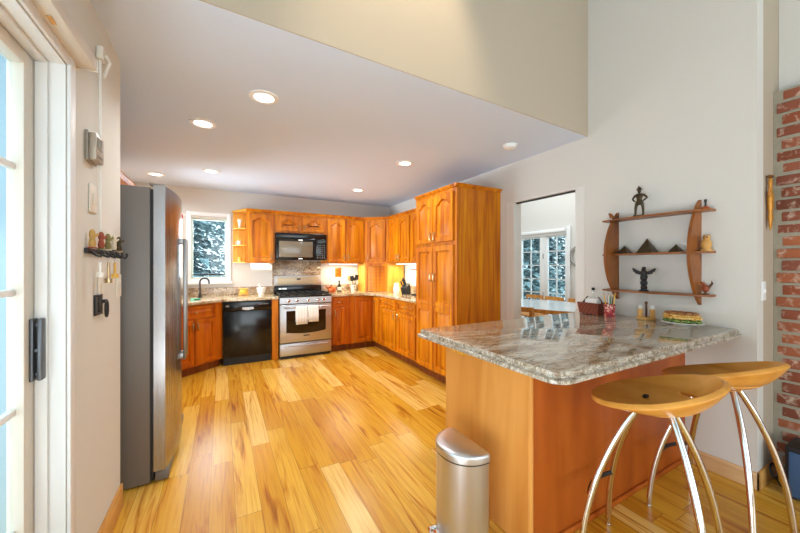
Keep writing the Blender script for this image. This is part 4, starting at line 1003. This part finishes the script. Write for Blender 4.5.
# ================================================================== PENINSULA TOP ITEMS
ZT = 0.9585
bsk = thing('wicker_basket', 'red-brown wicker basket with a napkin packet by doorway', 'basket', (2.715, 1.605, ZT), R(-4))
def bowl_ring(x, y, z_): return [(-x, -y, z_), (x, -y, z_), (x, y, z_), (-x, y, z_)]
MB().rings([bowl_ring(.060, .080, 0), bowl_ring(.070, .092, .088), bowl_ring(.064, .086, .088), bowl_ring(.055, .075, .006)]).build('basket_body', M_WICKER, bsk, smooth=False)
MB().tube([(-.067, -.089, .088), (-.067, .089, .088), (.067, .089, .088), (.067, -.089, .088)], .006, 8, closed=True).build('rim', M_WICKER, bsk)
for s_ in (-1, 1):
    MB().tube([(s_ * 0.0, s_ * .088, .088), (0, s_ * .06, .125), (0, s_ * .045, .14)], .005, 8).build('handle', M_DARKWOOD, bsk)
tag(B(-.028, .028, -.05, .05, 0, .115, bev=.004).build('napkin_packet', M_PAPER, loc=(2.715, 1.605, ZT + 0.0065), rot=(0, 0, R(-4))), 'white napkin packet standing in the wicker basket', 'napkins')
for i, (x, y, lab) in enumerate(((2.818, 1.665, 'clear glass bottle with black cap behind the basket, left'), (2.818, 1.535, 'clear glass bottle with black cap behind the pencil cup'))):
    t = thing('glass_bottle', lab, 'bottle', (x, y, ZT), 0, 'glass bottles behind the basket')
    MB().lathe([(.018, 0), (.019, .01), (.019, .12), (.009, .15), (.009, .185)], n=14).build('bottle_body', M_GLASS, t)
    MB().lathe([(.012, .1855), (.012, .205), (.008, .209)], n=12).build('cap', M_BLACKM, t)
cpx, cpy = 2.655, 1.44
cup = tag(MB().lathe([(.036, 0), (.037, .004), (.039, .098), (.036, .098), (.034, .006)], n=22).build('pencil_cup', M_CUP, loc=(cpx, cpy, ZT)), 'red patterned cup holding pencils beside the basket', 'cup')
pens = [(-.020, .012, 14, 200, 0, 'yellow pencil leaning left in the red cup', .165), (.012, .016, 9, 20, 4, 'red crayon upright in the red cup', .15), (.004, -.020, 12, 300, 0, 'yellow pencil leaning right in the red cup', .17),
        (-.010, -.012, 5, 260, 1, 'green pencil in the middle of the red cup', .155), (.020, -.008, 10, 330, 2, 'black pen at the right of the red cup', .15), (-.004, .02, 13, 120, 2, 'black pen leaning left in the red cup', .17), (.0, .004, 4, 60, 3, 'white pen in the red cup centre', .16), (.014, .004, 8, 0, 5, 'blue pencil in the red cup', .14)]
for (dx, dy, tilt, az, mi, lab, ln) in pens:
    q = Matrix.Rotation(R(tilt * .75), 4, Vector((-dy, dx, 0)).normalized() if (dx or dy) else Vector((1, 0, 0)))
    t = thing('pencil', lab, 'pencil', (cpx + dx * .55, cpy + dy * .55, ZT + 0.008), 0, 'pencils and pens in the red cup'); t.rotation_euler = q.to_euler()
    MB().tube([(0, 0, 0), (0, 0, ln)], .0042, 6).build('shaft', M_PENCIL[mi], t)
    MB().tube([(0, 0, ln), (0, 0, ln + .016)], [.0042, .0006], 6).build('tip', M_LIGHTWOOD, t)
cr_ = thing('cruet_stand', 'small wooden condiment stand with central knob handle', 'cruet stand', (2.755, 1.235, ZT))
MB().lathe([(.055, 0), (.060, .006), (.060, .014), (.052, .018)], n=24).build('base', M_LIGHTWOOD, cr_)
MB().lathe([(.007, .018), (.006, .11), (.010, .118), (.011, .128), (.004, .134)], n=12).build('handle', M_DARKWOOD, cr_)
for k, (dx, dy, lab) in enumerate(((-0.012, .034, 'left wooden shaker with glass top on the condiment stand'), (0.012, -.034, 'right wooden shaker with glass top on the condiment stand'))):
    t = thing('shaker', lab, 'shaker', (2.755 + dx, 1.235 + dy, ZT + .0185), 0, 'shakers on the condiment stand')
    MB().lathe([(.017, 0), (.018, .058), (.016, .06)], n=16).build('shaker_body', M_LIGHTWOOD, t)
    MB().lathe([(.016, .0602), (.016, .078), (.010, .088), (.003, .09)], n=14).build('top', plain('frosted_glass_top', (206, 206, 196), .15), t)
plx, ply = 2.69, 1.0
pl0 = MB().lathe([(.05, 0), (.055, .004), (.085, .012), (.098, .017), (.096, .0195), (.08, .0145), (.05, .008)], n=32, sx=.72, sy=1.17)
tag(pl0.build('oval_plate', M_CERAM, loc=(plx, ply, ZT), rot=(0, 0, R(12))), 'oval white plate under the big sandwich', 'plate')
sw = thing('sandwich', 'large layered brown bread sandwich on the oval plate', 'sandwich', (plx, ply, ZT + .019), R(12))
def lumpy(rx, ry, z0, z1, amp, seed, n=40):
    rd = random.Random(seed); ph = [rd.uniform(0, 6.28) for _ in range(4)]
    def rr(a): return 1 + amp * (sin(7 * a + ph[0]) * .5 + sin(13 * a + ph[1]) * .4 + sin(21 * a + ph[2]) * .3)
    rs = []
    for f_, z_ in ((.85, z0), (1.0, z0 + (z1 - z0) * .35), (1.0, z0 + (z1 - z0) * .7), (.88, z1), (.5, z1 + .002)):
        rs.append([(rx * f_ * rr(2 * pi * i / n) * cos(2 * pi * i / n), ry * f_ * rr(2 * pi * i / n) * sin(2 * pi * i / n), z_ + amp * .03 * sin(9 * 2 * pi * i / n + ph[3])) for i in range(n)])
    return MB().rings(rs)
lumpy(.056, .098, 0.0, .022, .10, 1).build('lettuce', M_SALAD, sw)
lumpy(.057, .100, .022, .040, .09, 2).build('egg_filling', M_EGG, sw)
lumpy(.054, .094, .040, .054, .10, 3).build('cheese_filling', M_EGG, sw)
lumpy(.050, .090, .053, .070, .03, 4).build('bread_slice', M_BREAD, sw)

# ================================================================== RETURN WALL / BRICK ITEMS
hg = thing('wall_carving', 'gilded carved wooden figure hanging beside the brick', 'carving', (3.005, 0.683, 1.575))
MB().lathe([(.003, 0), (.014, .03), (.022, .085), (.017, .11), (.024, .15), (.026, .21), (.018, .25), (.015, .28), (.020, .30), (.012, .325)], n=14, sy=.55, c=(0, -.014, 0)).build('figure', plain('gilded_wood', (196, 132, 44), 0.35, var=0.35, bscale=70, metal=0.3), hg)
MB().lathe([(.014, .3255), (.032, .336), (.026, .344), (.006, .348)], n=14, sy=.5, c=(0, -.014, 0)).build('hat', M_DARKWOOD, hg)
MB().tube([(-.022, -.014, .21), (-.034, -.016, .225), (-.033, -.016, .26)], [.007, .006, .005], 8).build('arm', plain('gilded_arm', (180, 116, 40), 0.4), hg)
MB().box(-.028, .028, -.006, -.0005, 0, .118, bev=.002).box(-.006, .006, -.012, -.006, .048, .07, bev=.002)
sw1 = thing('light_switch', 'white light switch plate on the beige return wall', 'light switch', (2.94, .6865, 1.14))
MB().box(-.035, .035, -.006, -.0005, 0, .118, bev=.002).build('plate', M_TRIM, sw1); MB().box(-.007, .007, -.014, -.006, .045, .072, bev=.002).build('toggle', M_TRIM, sw1)
spk = thing('subwoofer', 'black speaker box with painted blue reflection, on floor by brick', 'speaker', (3.0, .46, 0))
MB().box(-.10, .11, -.15, .13, .012, .30, bev=.008).build('cabinet', M_BLACKM, spk)
MB().box(-.112, -.1005, -.145, .112, .02, .275, bev=.004).build('grille', M_BLUE_SHEEN, spk)
ft = MB()
for x, y in ((-.08, -.12), (.09, -.12), (-.08, .1), (.09, .1)): ft.lathe([(.014, 0.0005), (.014, .012)], (x, y, 0), 10)
ft.build('feet', M_BLACKM, spk)
cbp = [(2.955 + .03 * cos(a) + i * .0007, .645 + .015 * sin(a), .10 + .035 * sin(a * 1.0 + .6)) for i, a in enumerate([k * .55 for k in range(30)])]
cbp = [(3.02, .60, .12)] + cbp + [(2.98, .64, .05), (2.99, .62, .006)]
tag(MB().tube(cbp, .004, 6).build('cable', M_BLACKM), 'looped black cable between baseboard and speaker', 'cable')

# ================================================================== LEFT WALL ITEMS
hr = thing('blind_headrail', 'cream window blind headrail above the patio door', 'blind', (XL + .0005, 0, 2.125))
MB().box(0.0, .062, -.9, 1.715, 0.0, .05, bev=.004).build('rail', M_CREAM, hr)
MB().box(.0, .066, 1.7155, 1.721, -.002, .052, bev=.002).build('end_cap', M_CREAM, hr)
MB().box(.024, .036, 1.40, 1.44, -.004, -.0005, bev=.001).build('clip', M_OAK, hr)
pc = thing('cord_pulley', 'cream cord pulley on the beige wall with hanging white cord', 'pulley', (XL, 1.965, 2.31))
MB().box(.0005, .028, -.028, .028, -.02, .04, bev=.008).build('bracket', M_CREAM, pc)
MB().tube([(.03, .0, .01), (.045, .0, -.02), (.032, .01, -.05), (.02, .012, -.09)], .007, 8).build('hook', M_CREAM, pc)
MB().tube([(.012, -.012, -.018), (.012, -.012, -.78)], .0028, 6).tube([(.014, -.004, -.018), (.014, -.004, -.78), (.013, -.008, -.80), (.012, -.012, -.78)], .0028, 6).build('cord', M_CORD, pc)
th = thing('thermostat', 'grey rectangular thermostat on the beige wall', 'thermostat', (XL, 1.865, 1.795))
MB().box(.0005, .012, -.058, .058, 0, .125, bev=.003).build('back_plate', M_GREYP, th)
MB().box(.012, .036, -.052, .052, .005, .12, bev=.006).build('case', plain('warm_silver', (176, 166, 150), .35, metal=.3), th)
MB().box(.0362, .038, -.038, .02, .055, .105, bev=.0005).build('display', M_LCD, th)
bt = MB()
for i in range(4): bt.box(.0362, .0385, -.036 + i * .018, -.027 + i * .018, .02, .03)
bt.build('buttons', M_GREYP, th, smooth=False)
for nm, y, z0, lab in (('light_switch', 1.895, 1.585, 'cream light switch on the beige wall just below thermostat'), ('light_switch', 2.005, 1.185, 'cream switch plate behind the black iron hook'), ('light_switch', 2.30, 1.185, 'cream switch plate nearest the refrigerator edge')):
    t = thing(nm, lab, 'light switch', (XL, y, z0), 0, 'switch plates on the beige wall')
    MB().box(.0005, .007, -.04, .04, 0, .122, bev=.002).build('plate', M_PLATE, t); MB().box(.007, .013, -.012, .012, .04, .085, bev=.003).build('rocker', M_PLATE, t)
kr = thing('key_rack', 'black iron key rack with tiny colourful musician figures', 'key rack', (XL, 2.05, 1.405))
MB().box(.0005, .012, -.25, .24, .0, .022, bev=.003).build('bar', M_BLACKM, kr)
cl5 = [(-.21, M_YELLOW, 'green'), ]
cm = [plain('ochre_figure', (190, 150, 80), .5), plain('rust_figure', (150, 66, 36), .5), plain('olive_figure', (120, 112, 60), .5), plain('ivory_figure', (214, 200, 176), .5), M_BRONZE]
for i, y in enumerate((-.215, -.10, 0.0, .095, .19)):
    f = MB().lathe([(.010, .006), (.013, .02), (.008, .045), (.011, .052), (.010, .07), (.005, .08)], (.018, y, .0225), 10)
    f.tube([(.018, y - .012, .06), (.034, y + .012, .085)], .005, 6)
    f.sphere((.018, y, .088), .010, n=8, mi=1)
    f.box(.006, .030, y - .016, y + .016, .0225, .028, mi=2)
    f.build('figure', [cm[i], cm[(i + 2) % 5], cm[(i + 1) % 5]], kr)
    MB().tube([(.012, y, .008), (.03, y, -.006), (.044, y, -.012), (.052, y, .002), (.05, y, .014)], .005, 8).build('hook', M_BLACKM, kr)
def key(y, cols, lab, dz, mat):
    t = thing('key_ring', lab, 'keys', (XL + .044, 2.05 + y, 1.375), 0, 'keys hanging on the rack')
    MB().tube([(0, .010 * cos(a), .012 * sin(a) + .005) for a in [2 * pi * i / 14 for i in range(14)]], .0018, 6, closed=True).build('ring', M_CHROME, t)
    MB().box(-.004, .004, -.010, .010, -dz, -.0055, bev=.003).lathe([(.014, -.01), (.014, .01)], (0, 0, -dz - .0), 12).build('tag', mat, t)
key(-.215, 0, 'silver keys with white fob on the rack hook nearest the door', .06, M_CERAM)
key(-.10, 1, 'brass keys on the second rack hook', .09, M_NICKEL)
key(0.0, 2, 'yellow key fob on the middle rack hook', .07, M_YELLOW)
ih = thing('iron_hook', 'black iron bracket with a ring under the key rack', 'hook', (XL, 1.985, 1.13))
fr_ = MB().box(.0005, .010, -.07, .02, .0, .010, bev=.002).box(.0005, .010, -.07, .02, .082, .092, bev=.002).box(.0005, .010, -.07, -.060, .010, .082, bev=.002).box(.0005, .010, -.02, .02, .010, .082, bev=.002)
fr_.build('frame', M_BLACKM, ih)
MB().tube([(.018, .045 + .018 * cos(a), .02 + .038 * sin(a)) for a in [2 * pi * i / 18 for i in range(18)]], .005, 8, closed=True).box(.010, .022, .01, .04, .05, .065).build('ring', M_BLACKM, ih)

# ================================================================== BACK COUNTER ITEMS
ZC = 0.9155
mp_ = thing('mortar', 'white mortar with pestle on the counter left of range', 'mortar', (0.525, 5.36, ZC))
MB().lathe([(.04, 0), (.042, .008), (.034, .016), (.055, .05), (.068, .115), (.062, .115), (.045, .05), (.02, .03)], n=22).build('bowl', M_CERAM, mp_)
MB().tube([(.0, 0, .05), (-.03, -.01, .16)], [.016, .009], 10).sphere((-.03, -.01, .165), .011, n=8).build('pestle', M_CERAM, mp_)
hl = thing('napkin_holder', 'small yellow and wood holder on counter near the window', 'holder', (0.285, 5.40, ZC))
MB().box(-.07, .07, -.045, .045, 0, .03, bev=.008).build('base', M_LIGHTWOOD, hl)
MB().lathe([(.05, .0302), (.058, .05), (.055, .075), (.035, .09)], n=18, sy=.7).build('body', M_YELLOW, hl)
MB().box(-.06, .06, -.04, .04, .0905, .108, bev=.008).build('lid', M_YELLOW, hl)
pr = thing('paper_towel_roll', 'white paper towel roll mounted under the wall cabinet', 'paper towels', (0.54, 5.45, 1.335))
MB().tube([(-.14, 0, 0), (.14, 0, 0)], .050, 24).build('roll', M_PAPER, pr)
MB().box(-.155, -.142, -.02, .02, -.02, .068, bev=.003).box(.142, .155, -.02, .02, -.02, .068, bev=.003).tube([(-.142, 0, 0), (.142, 0, 0)], .01, 8).build('bracket', M_TRIM, pr)
kt = thing('kettle', 'copper coloured kettle on counter right of the range', 'kettle', (1.63, 5.38, ZC))
MB().lathe([(.055, 0), (.068, .02), (.066, .06), (.045, .095), (.02, .105)], n=22).build('kettle_body', M_COPPER, kt)
MB().lathe([(.012, .1055), (.014, .115), (.006, .128)], n=12).build('knob', M_BLACKM, kt)
MB().tube([(-.055, 0, .05), (-.09, 0, .085), (-.11, 0, .115)], [.016, .011, .008], 10).build('spout', M_COPPER, kt)
MB().tube([(.06, 0, .085), (.085, 0, .09), (.088, 0, .05), (.066, 0, .035)], .007, 8).build('handle', M_BLACKM, kt)
ob = thing('dark_bottle', 'dark bottle with pale label between kettle and utensil crock', 'bottle', (1.765, 5.40, ZC))
MB().lathe([(.033, 0), (.034, .01), (.034, .10), (.012, .14), (.012, .175)], n=18).build('bottle_body', plain('dark_bottle_glass', (40, 30, 16), .1), ob)
MB().lathe([(.0346, .03), (.0346, .085)], n=18, cap0=False, cap1=False).build('bottle_label', M_PAPER, ob)
MB().lathe([(.014, .1755), (.014, .195)], n=12).build('cap', M_BLACKM, ob)
uc = tag(MB().lathe([(.042, 0), (.044, .005), (.05, .115), (.046, .115), (.04, .01)], n=22).build('utensil_crock', speckle('painted_crock', [(232, 224, 206), (224, 214, 196), (214, 204, 184), (60, 62, 70), (236, 230, 214)], 45, .3), loc=(2.03, 5.42, ZC)), 'pale painted crock holding cooking utensils', 'crock')
def utensil(kind, dx, dy, ax, ay, lab, mat, ln):
    t = thing('cooking_utensil', lab, 'utensil', (2.03 + dx, 5.42 + dy, ZC + .014), 0, 'utensils in the crock'); t.rotation_euler = (R(ax), R(ay), 0)
    MB().tube([(0, 0, 0), (0, 0, ln)], .006, 8).build('handle', M_BLACKM if mat is M_BLACKM else mat, t)
    if kind == 'spoon': MB().sphere((0, 0, ln + .03), .028, .008, .042, n=14).build('bowl', mat, t)
    elif kind == 'turner': MB().box(-.035, .035, -.003, .003, ln - .002, ln + .09, bev=.002).build('blade', mat, t)
    else: MB().sphere((0, -.01, ln + .02), .035, .03, .03, n=14).build('ladle_bowl', mat, t)
utensil('spoon', -.015, .0, 0, -17, 'wooden spoon leaning left in the crock', M_LIGHTWOOD, .20)
utensil('turner', .0, -.012, 0, -7, 'black slotted turner in the middle of the crock', M_BLACKM, .17)
utensil('ladle', .012, .016, -6, 6, 'black ladle leaning right in the crock', M_BLACKM, .18)
utensil('turner', .010, -.012, 5, 10, 'black spatula leaning far right in the crock', M_BLACKM, .19)
# orange-wood outlet plate on the wall
wp_ = thing('outlet_plate', 'wooden outlet plate on the white wall above the dark bottle', 'outlet', (1.815, YB, 1.165))
MB().box(-.058, .058, -.008, -.0005, 0, .165, bev=.002).build('plate', M_CAB, wp_); MB().box(-.03, .03, -.0095, -.008, .03, .07).box(-.03, .03, -.0095, -.008, .095, .135).build('sockets', M_CABD, wp_, smooth=False)
# right run
pj = thing('pitcher', 'white ceramic pitcher beside the appliance garage', 'pitcher', (2.56, 4.80, ZC), R(-130))
MB().lathe([(.045, 0), (.055, .03), (.056, .07), (.038, .12), (.042, .155), (.038, .155), (.034, .12), (.045, .05)], n=20).build('pitcher_body', M_CERAM, pj)
MB().tube([(.05, 0, .12), (.085, 0, .115), (.09, 0, .07), (.055, 0, .04)], .007, 8).build('handle', M_CERAM, pj)
MB().tube([(-.035, 0, .15), (-.06, 0, .162)], [.015, .006], 8).build('spout', M_CERAM, pj)
kb = thing('knife_block', 'black slanted knife block on the right counter', 'knife block', (2.53, 4.42, ZC), R(-150))
pb = [(-.06, 0), (.05, 0), (.085, .10), (-.015, .17), (-.06, .10)]
MB().prism_axis(pb, -.05, .05, 'y').build('block', M_BLACKM, kb)
for i in range(5):
    lx, ly = .055 - (i % 3) * .032, -.03 + (i // 3) * .04 + (i % 2) * .012
    zs = .10 + (.085 - lx) * .70 + .003
    q = Vector((.57, 0, .82))
    p = Vector((lx, ly, zs)); wp0 = kb.location + Matrix.Rotation(R(-150), 3, 'Z') @ p
    t = thing('knife', ['steel-capped black knife handle lowest in the knife block', 'black knife handle second lowest in the knife block', 'black knife handle highest in the near row of the block', 'black knife handle in the far row of the block, lower', 'black knife handle in the far row of the block, upper'][i], 'knife', wp0, R(-150), 'knives in the knife block')
    MB().tube([q * 0.001, q * .02], .007, 8).build('bolster', M_STEEL, t)
    MB().tube([q * .02, q * .10], [.010, .012], 8).build('handle', M_BLACKM, t)
tv = thing('spice_tray', 'black low tray on the right counter beside the pantry', 'tray', (2.60, 4.03, ZC))
MB().rings([bowl_ring(.10, .17, 0), bowl_ring(.11, .18, .022), bowl_ring(.104, .174, .022), bowl_ring(.096, .166, .006)]).build('tray_body', M_BLACKM, tv, smooth=False)
for k, (dx, dy, lab, mt_) in enumerate(((-.02, .10, 'dark spice jar at the far end of the black tray', M_BRONZE), (.02, .02, 'pale spice jar in the middle of the black tray', M_CERAM), (-.02, -.07, 'brown spice jar at the near end of the black tray', M_COPPER))):
    t = thing('spice_jar', lab, 'jar', (2.60 + dx, 4.03 + dy, ZC + .0075), 0, 'spice jars on the black tray')
    MB().lathe([(.024, 0), (.025, .055), (.020, .06)], n=14).build('jar_body', mt_, t); MB().lathe([(.023, .0602), (.023, .076)], n=14).build('lid', M_BLACKM, t)
fp = thing('framed_print', 'small pale framed print on the right wall behind the knives', 'picture', (XR, 4.62, 1.085))
MB().box(-.012, -.0005, -.17, .17, 0, .20, bev=.003).build('frame', M_TRIM, fp)
tx = MB()
rd = random.Random(3)
MB().box(-.0135, -.012, -.14, .14, .025, .175).build('sheet', plain('cream_sheet', (232, 218, 184), .7, var=.12, bscale=14), fp, smooth=False)
MB().box(-.016, -.0005, -.16, .16, .205, .22, bev=.002).build('shelf_rail', M_DARKWOOD, fp)
# sink faucet, sponge
fc = thing('faucet', 'black gooseneck kitchen faucet in front of the window', 'faucet', (-0.27, 5.32, ZC))
MB().lathe([(.028, 0), (.028, .01), (.018, .016), (.018, .06)], n=16).build('base', M_BLACKM, fc)
MB().tube([(0, 0, .06), (0, 0, .22)] + [(.055 - .055 * cos(a), -.02 * sin(a) * 0 - .0, .22 + .05 * sin(a)) for a in [pi * i / 8 for i in range(1, 9)]] + [(.11, 0, .19)], .011, 10).build('spout', M_BLACKM, fc)
MB().tube([(.0, -.018, .05), (.0, -.05, .065), (.0, -.085, .10)], .006, 8).build('lever', M_BLACKM, fc)
MB().box(-.18, .18, -.14, .10, .0005, .003)
tag(B(-.045, .045, -.03, .03, 0, .02, bev=.004).build('dish_sponge', plain('green_sponge', (70, 150, 120), .9), loc=(-0.30, 4.97, ZC), rot=(0, 0, SA)), 'green dish sponge at the counter edge by the refrigerator', 'sponge')
# items in the open end shelf
vs_ = tag(MB().lathe([(.022, 0), (.024, .006), (.014, .03), (.018, .07), (.03, .11), (.034, .14), (.03, .14), (.02, .09), (.01, .03)], n=18).build('vase', M_CERAM, loc=(0.235, 5.46, 1.9195)), 'small white vase on the top open end shelf', 'vase')
mgc = thing('mug', 'small white mug on the middle open end shelf', 'mug', (0.225, 5.46, 1.6695), R(200))
MB().lathe([(.024, 0), (.027, .006), (.032, .065), (.029, .065), (.022, .01)], n=18).build('mug_body', M_CERAM, mgc)
MB().tube([(.028, 0, .052), (.05, 0, .05), (.052, 0, .03), (.028, 0, .016)], .005, 8).build('handle', M_CERAM, mgc)
jr = tag(MB().lathe([(.028, 0), (.03, .01), (.03, .05), (.02, .06), (.022, .07), (.01, .076)], n=16).build('small_jar', M_YELLOW, loc=(0.235, 5.46, 1.4195)), 'tiny yellow jar on the bottom open end shelf', 'jar')

# ================================================================== DINING ROOM
tbx, tby = 4.42, 3.32
tbl = thing('dining_table', 'oval dining table with white top seen through the doorway', 'table', (tbx, tby, 0))
def oval(rx, ry, z_, n=48): return [(rx * cos(2 * pi * i / n), ry * sin(2 * pi * i / n), z_) for i in range(n)]
MB().rings([oval(.60, .90, .7555), oval(.605, .905, .760), oval(.60, .90, .764)]).build('tabletop', M_TABLE, tbl)
MB().rings([oval(.58, .88, .70), oval(.61, .91, .71), oval(.612, .912, .755)]).build('edge', M_CHAIR, tbl)
for x, y in ((-.3, -.55), (.3, -.55), (-.3, .55), (.3, .55)): MB().tube([(x, y, .699), (x * 1.1, y * 1.05, .0005)], [.032, .022], 12).build('leg', M_CHAIR, tbl)
def chair(loc, rz, lab):
    t = thing('dining_chair', lab, 'chair', loc, rz, 'wooden dining chairs')
    MB().box(-.215, .215, -.21, .21, .43, .455, bev=.01).build('seat', M_CHAIR, t)
    for s_ in (-1, 1):
        MB().tube([(s_ * .19, .18, .43), (s_ * .195, .19, .0005)], [.018, .014], 8).build('leg', M_CHAIR, t)
        MB().tube([(s_ * .185, -.20, .0005), (s_ * .185, -.19, .43), (s_ * .18, -.225, .785)], [.015, .019, .015], 8).build('leg', M_CHAIR, t)
    tr_ = MB()
    for i in range(8): pass
    arc = lambda z0, z1: MB().rings([[(-.185 + .37 * i / 10, -.225 - .02 * sin(pi * i / 10) + dy, z_) for i in range(11)] + [(.185 - .37 * i / 10, -.225 - .02 * sin(pi * (10 - i) / 10) + dy + .018, z_) for i in range(11)] for z_, dy in ((z0, .01), (z1, 0.0))])
    arc(.735, .80).build('top_rail', M_CHAIR, t)
    arc(.60, .635).build('back_rail', M_CHAIR, t)
    MB().tube([(0, -.20, .455), (0, -.235, .745)], .012, 8).build('back_spindle', M_CHAIR, t)
    return t
for y, lab in ((3.36, 'dining chair on the window side of table, rightmost of three'), (3.83, 'dining chair on the window side of table, middle of three'), (4.30, 'dining chair on the window side of table, left end')):
    chair((5.07 + (0.06 if y > 4 else 0), y, 0), R(90), lab)
chair((3.78, 3.20, 0), R(-68), 'dining chair on the near side of table, back toward the kitchen')
wc = thing('wall_wreath', 'round silver wreath ornament on the dining room wall', 'wreath', (DX - .0005, 3.46, 1.53))
MB().tube([(-.02, .16 * cos(a), .16 * sin(a)) for a in [2 * pi * i / 32 for i in range(32)]], .018, 8, closed=True).build('ring', M_STEEL, wc)
lv = MB()
for i in range(26):
    a = 2 * pi * i / 26
    for s_ in (-1, 1):
        b0 = Vector((-.036, .16 * cos(a), .16 * sin(a))); ra = a + s_ * .9
        tip = b0 + Vector((0, .06 * cos(ra), .06 * sin(ra))); sd = Vector((0, -.014 * sin(ra), .014 * cos(ra)))
        lv.rings([[b0 - sd * .3, b0 + sd * .3, b0 + Vector((-.004, 0, 0))], [(b0 + tip) / 2 - sd, (b0 + tip) / 2 + sd, (b0 + tip) / 2 + Vector((-.006, 0, 0))], [tip - sd * .05, tip + sd * .05, tip + Vector((-.001, 0, 0))]])
lv.build('leaves', M_GREYP, wc)

# ================================================================== CEILING FIXTURES
def downlight(x, y, label, power=8):
    t = thing('downlight', label, 'ceiling light', (x, y, CEIL), 0, 'recessed ceiling downlights')
    MB().lathe([(.062, -.004), (.066, -.010), (.092, -.007), (.096, -.0005)], n=28, cap0=False, cap1=False).lathe([(.062, -.004), (.060, -.0008)], n=28, cap0=False, cap1=False).build('trim_ring', M_TRIM, t)
    MB().lathe([(.001, -.003), (.060, -.003)], n=24, cap0=False, cap1=False).build('lens', M_LAMP, t)
    l = bpy.data.lights.new('downlight_lamp', 'AREA'); l.shape = 'DISK'; l.size = .12; l.energy = power; l.color = (.96, .98, 1.0); l.spread = R(150)
    o = bpy.data.objects.new('downlight_lamp', l); COL.objects.link(o); o.parent = t; o.location = (0, 0, -.014)
    return t
downlight(.25, 2.377, 'recessed downlight nearest the camera in the kitchen ceiling, largest in view')
downlight(-.134, 3.043, 'recessed downlight over the refrigerator front, second nearest at left')
downlight(-.116, 4.526, 'small far recessed downlight in front of the kitchen window')
downlight(-.721, 5.0, 'farthest left recessed downlight, just above the refrigerator top')
downlight(1.783, 3.141, 'recessed downlight nearest the tall pantry')
downlight(1.793, 4.588, 'far recessed downlight in front of the diagonal corner cabinets')
sd_ = thing('smoke_detector', 'white smoke detector on the kitchen ceiling near the doorway', 'smoke detector', (2.391, 2.198, CEIL))
MB().lathe([(.066, -.0005), (.066, -.012), (.060, -.012)], n=26).build('base', M_TRIM, sd_)
MB().lathe([(.058, -.0125), (.058, -.028), (.045, -.036), (.01, -.038)], n=26).build('cover', M_TRIM, sd_)
# under-cabinet strip lights
def strip(x, y, L_, rz, label, power=3.0):
    t = thing('under_cabinet_light', label, 'light', (x, y, ZU0), rz, 'under cabinet strip lights')
    MB().box(-L_ / 2, L_ / 2, -.02, .02, -.018, -.0005, bev=.003).build('housing', M_TRIM, t)
    MB().box(-L_ / 2 + .01, L_ / 2 - .01, -.015, .015, -.0205, -.0182).build('lens', M_LAMP, t, smooth=False)
    l = bpy.data.lights.new('strip_lamp', 'AREA'); l.shape = 'RECTANGLE'; l.size = L_; l.size_y = .03; l.energy = power; l.color = (1, .86, .62)
    o = bpy.data.objects.new('strip_lamp', l); COL.objects.link(o); o.parent = t; o.location = (0, 0, -.024)
strip(.51, 5.36, .28, 0, 'strip light under the wall cabinet left of the microwave', 1.8)
strip(1.83, 5.36, .5, 0, 'strip light under the wall cabinet right of the microwave', 5.0)
strip(2.62, 4.45, .9, RA, 'strip light under the right wall cabinets by the pantry', 6.0)
# warm spot washing the header wall (living room track light, out of frame)
sl = bpy.data.lights.new('track_spot', 'SPOT'); sl.energy = 95; sl.color = (1, .84, .6); sl.spot_size = R(58); sl.spot_blend = .7; sl.shadow_soft_size = .06
so = bpy.data.objects.new('track_spot', sl); COL.objects.link(so); so.location = (0.9, 1.0, 4.0)
so.rotation_euler = (Vector((0.92, 1.67, 2.86)) - so.location).to_track_quat('-Z', 'Y').to_euler()
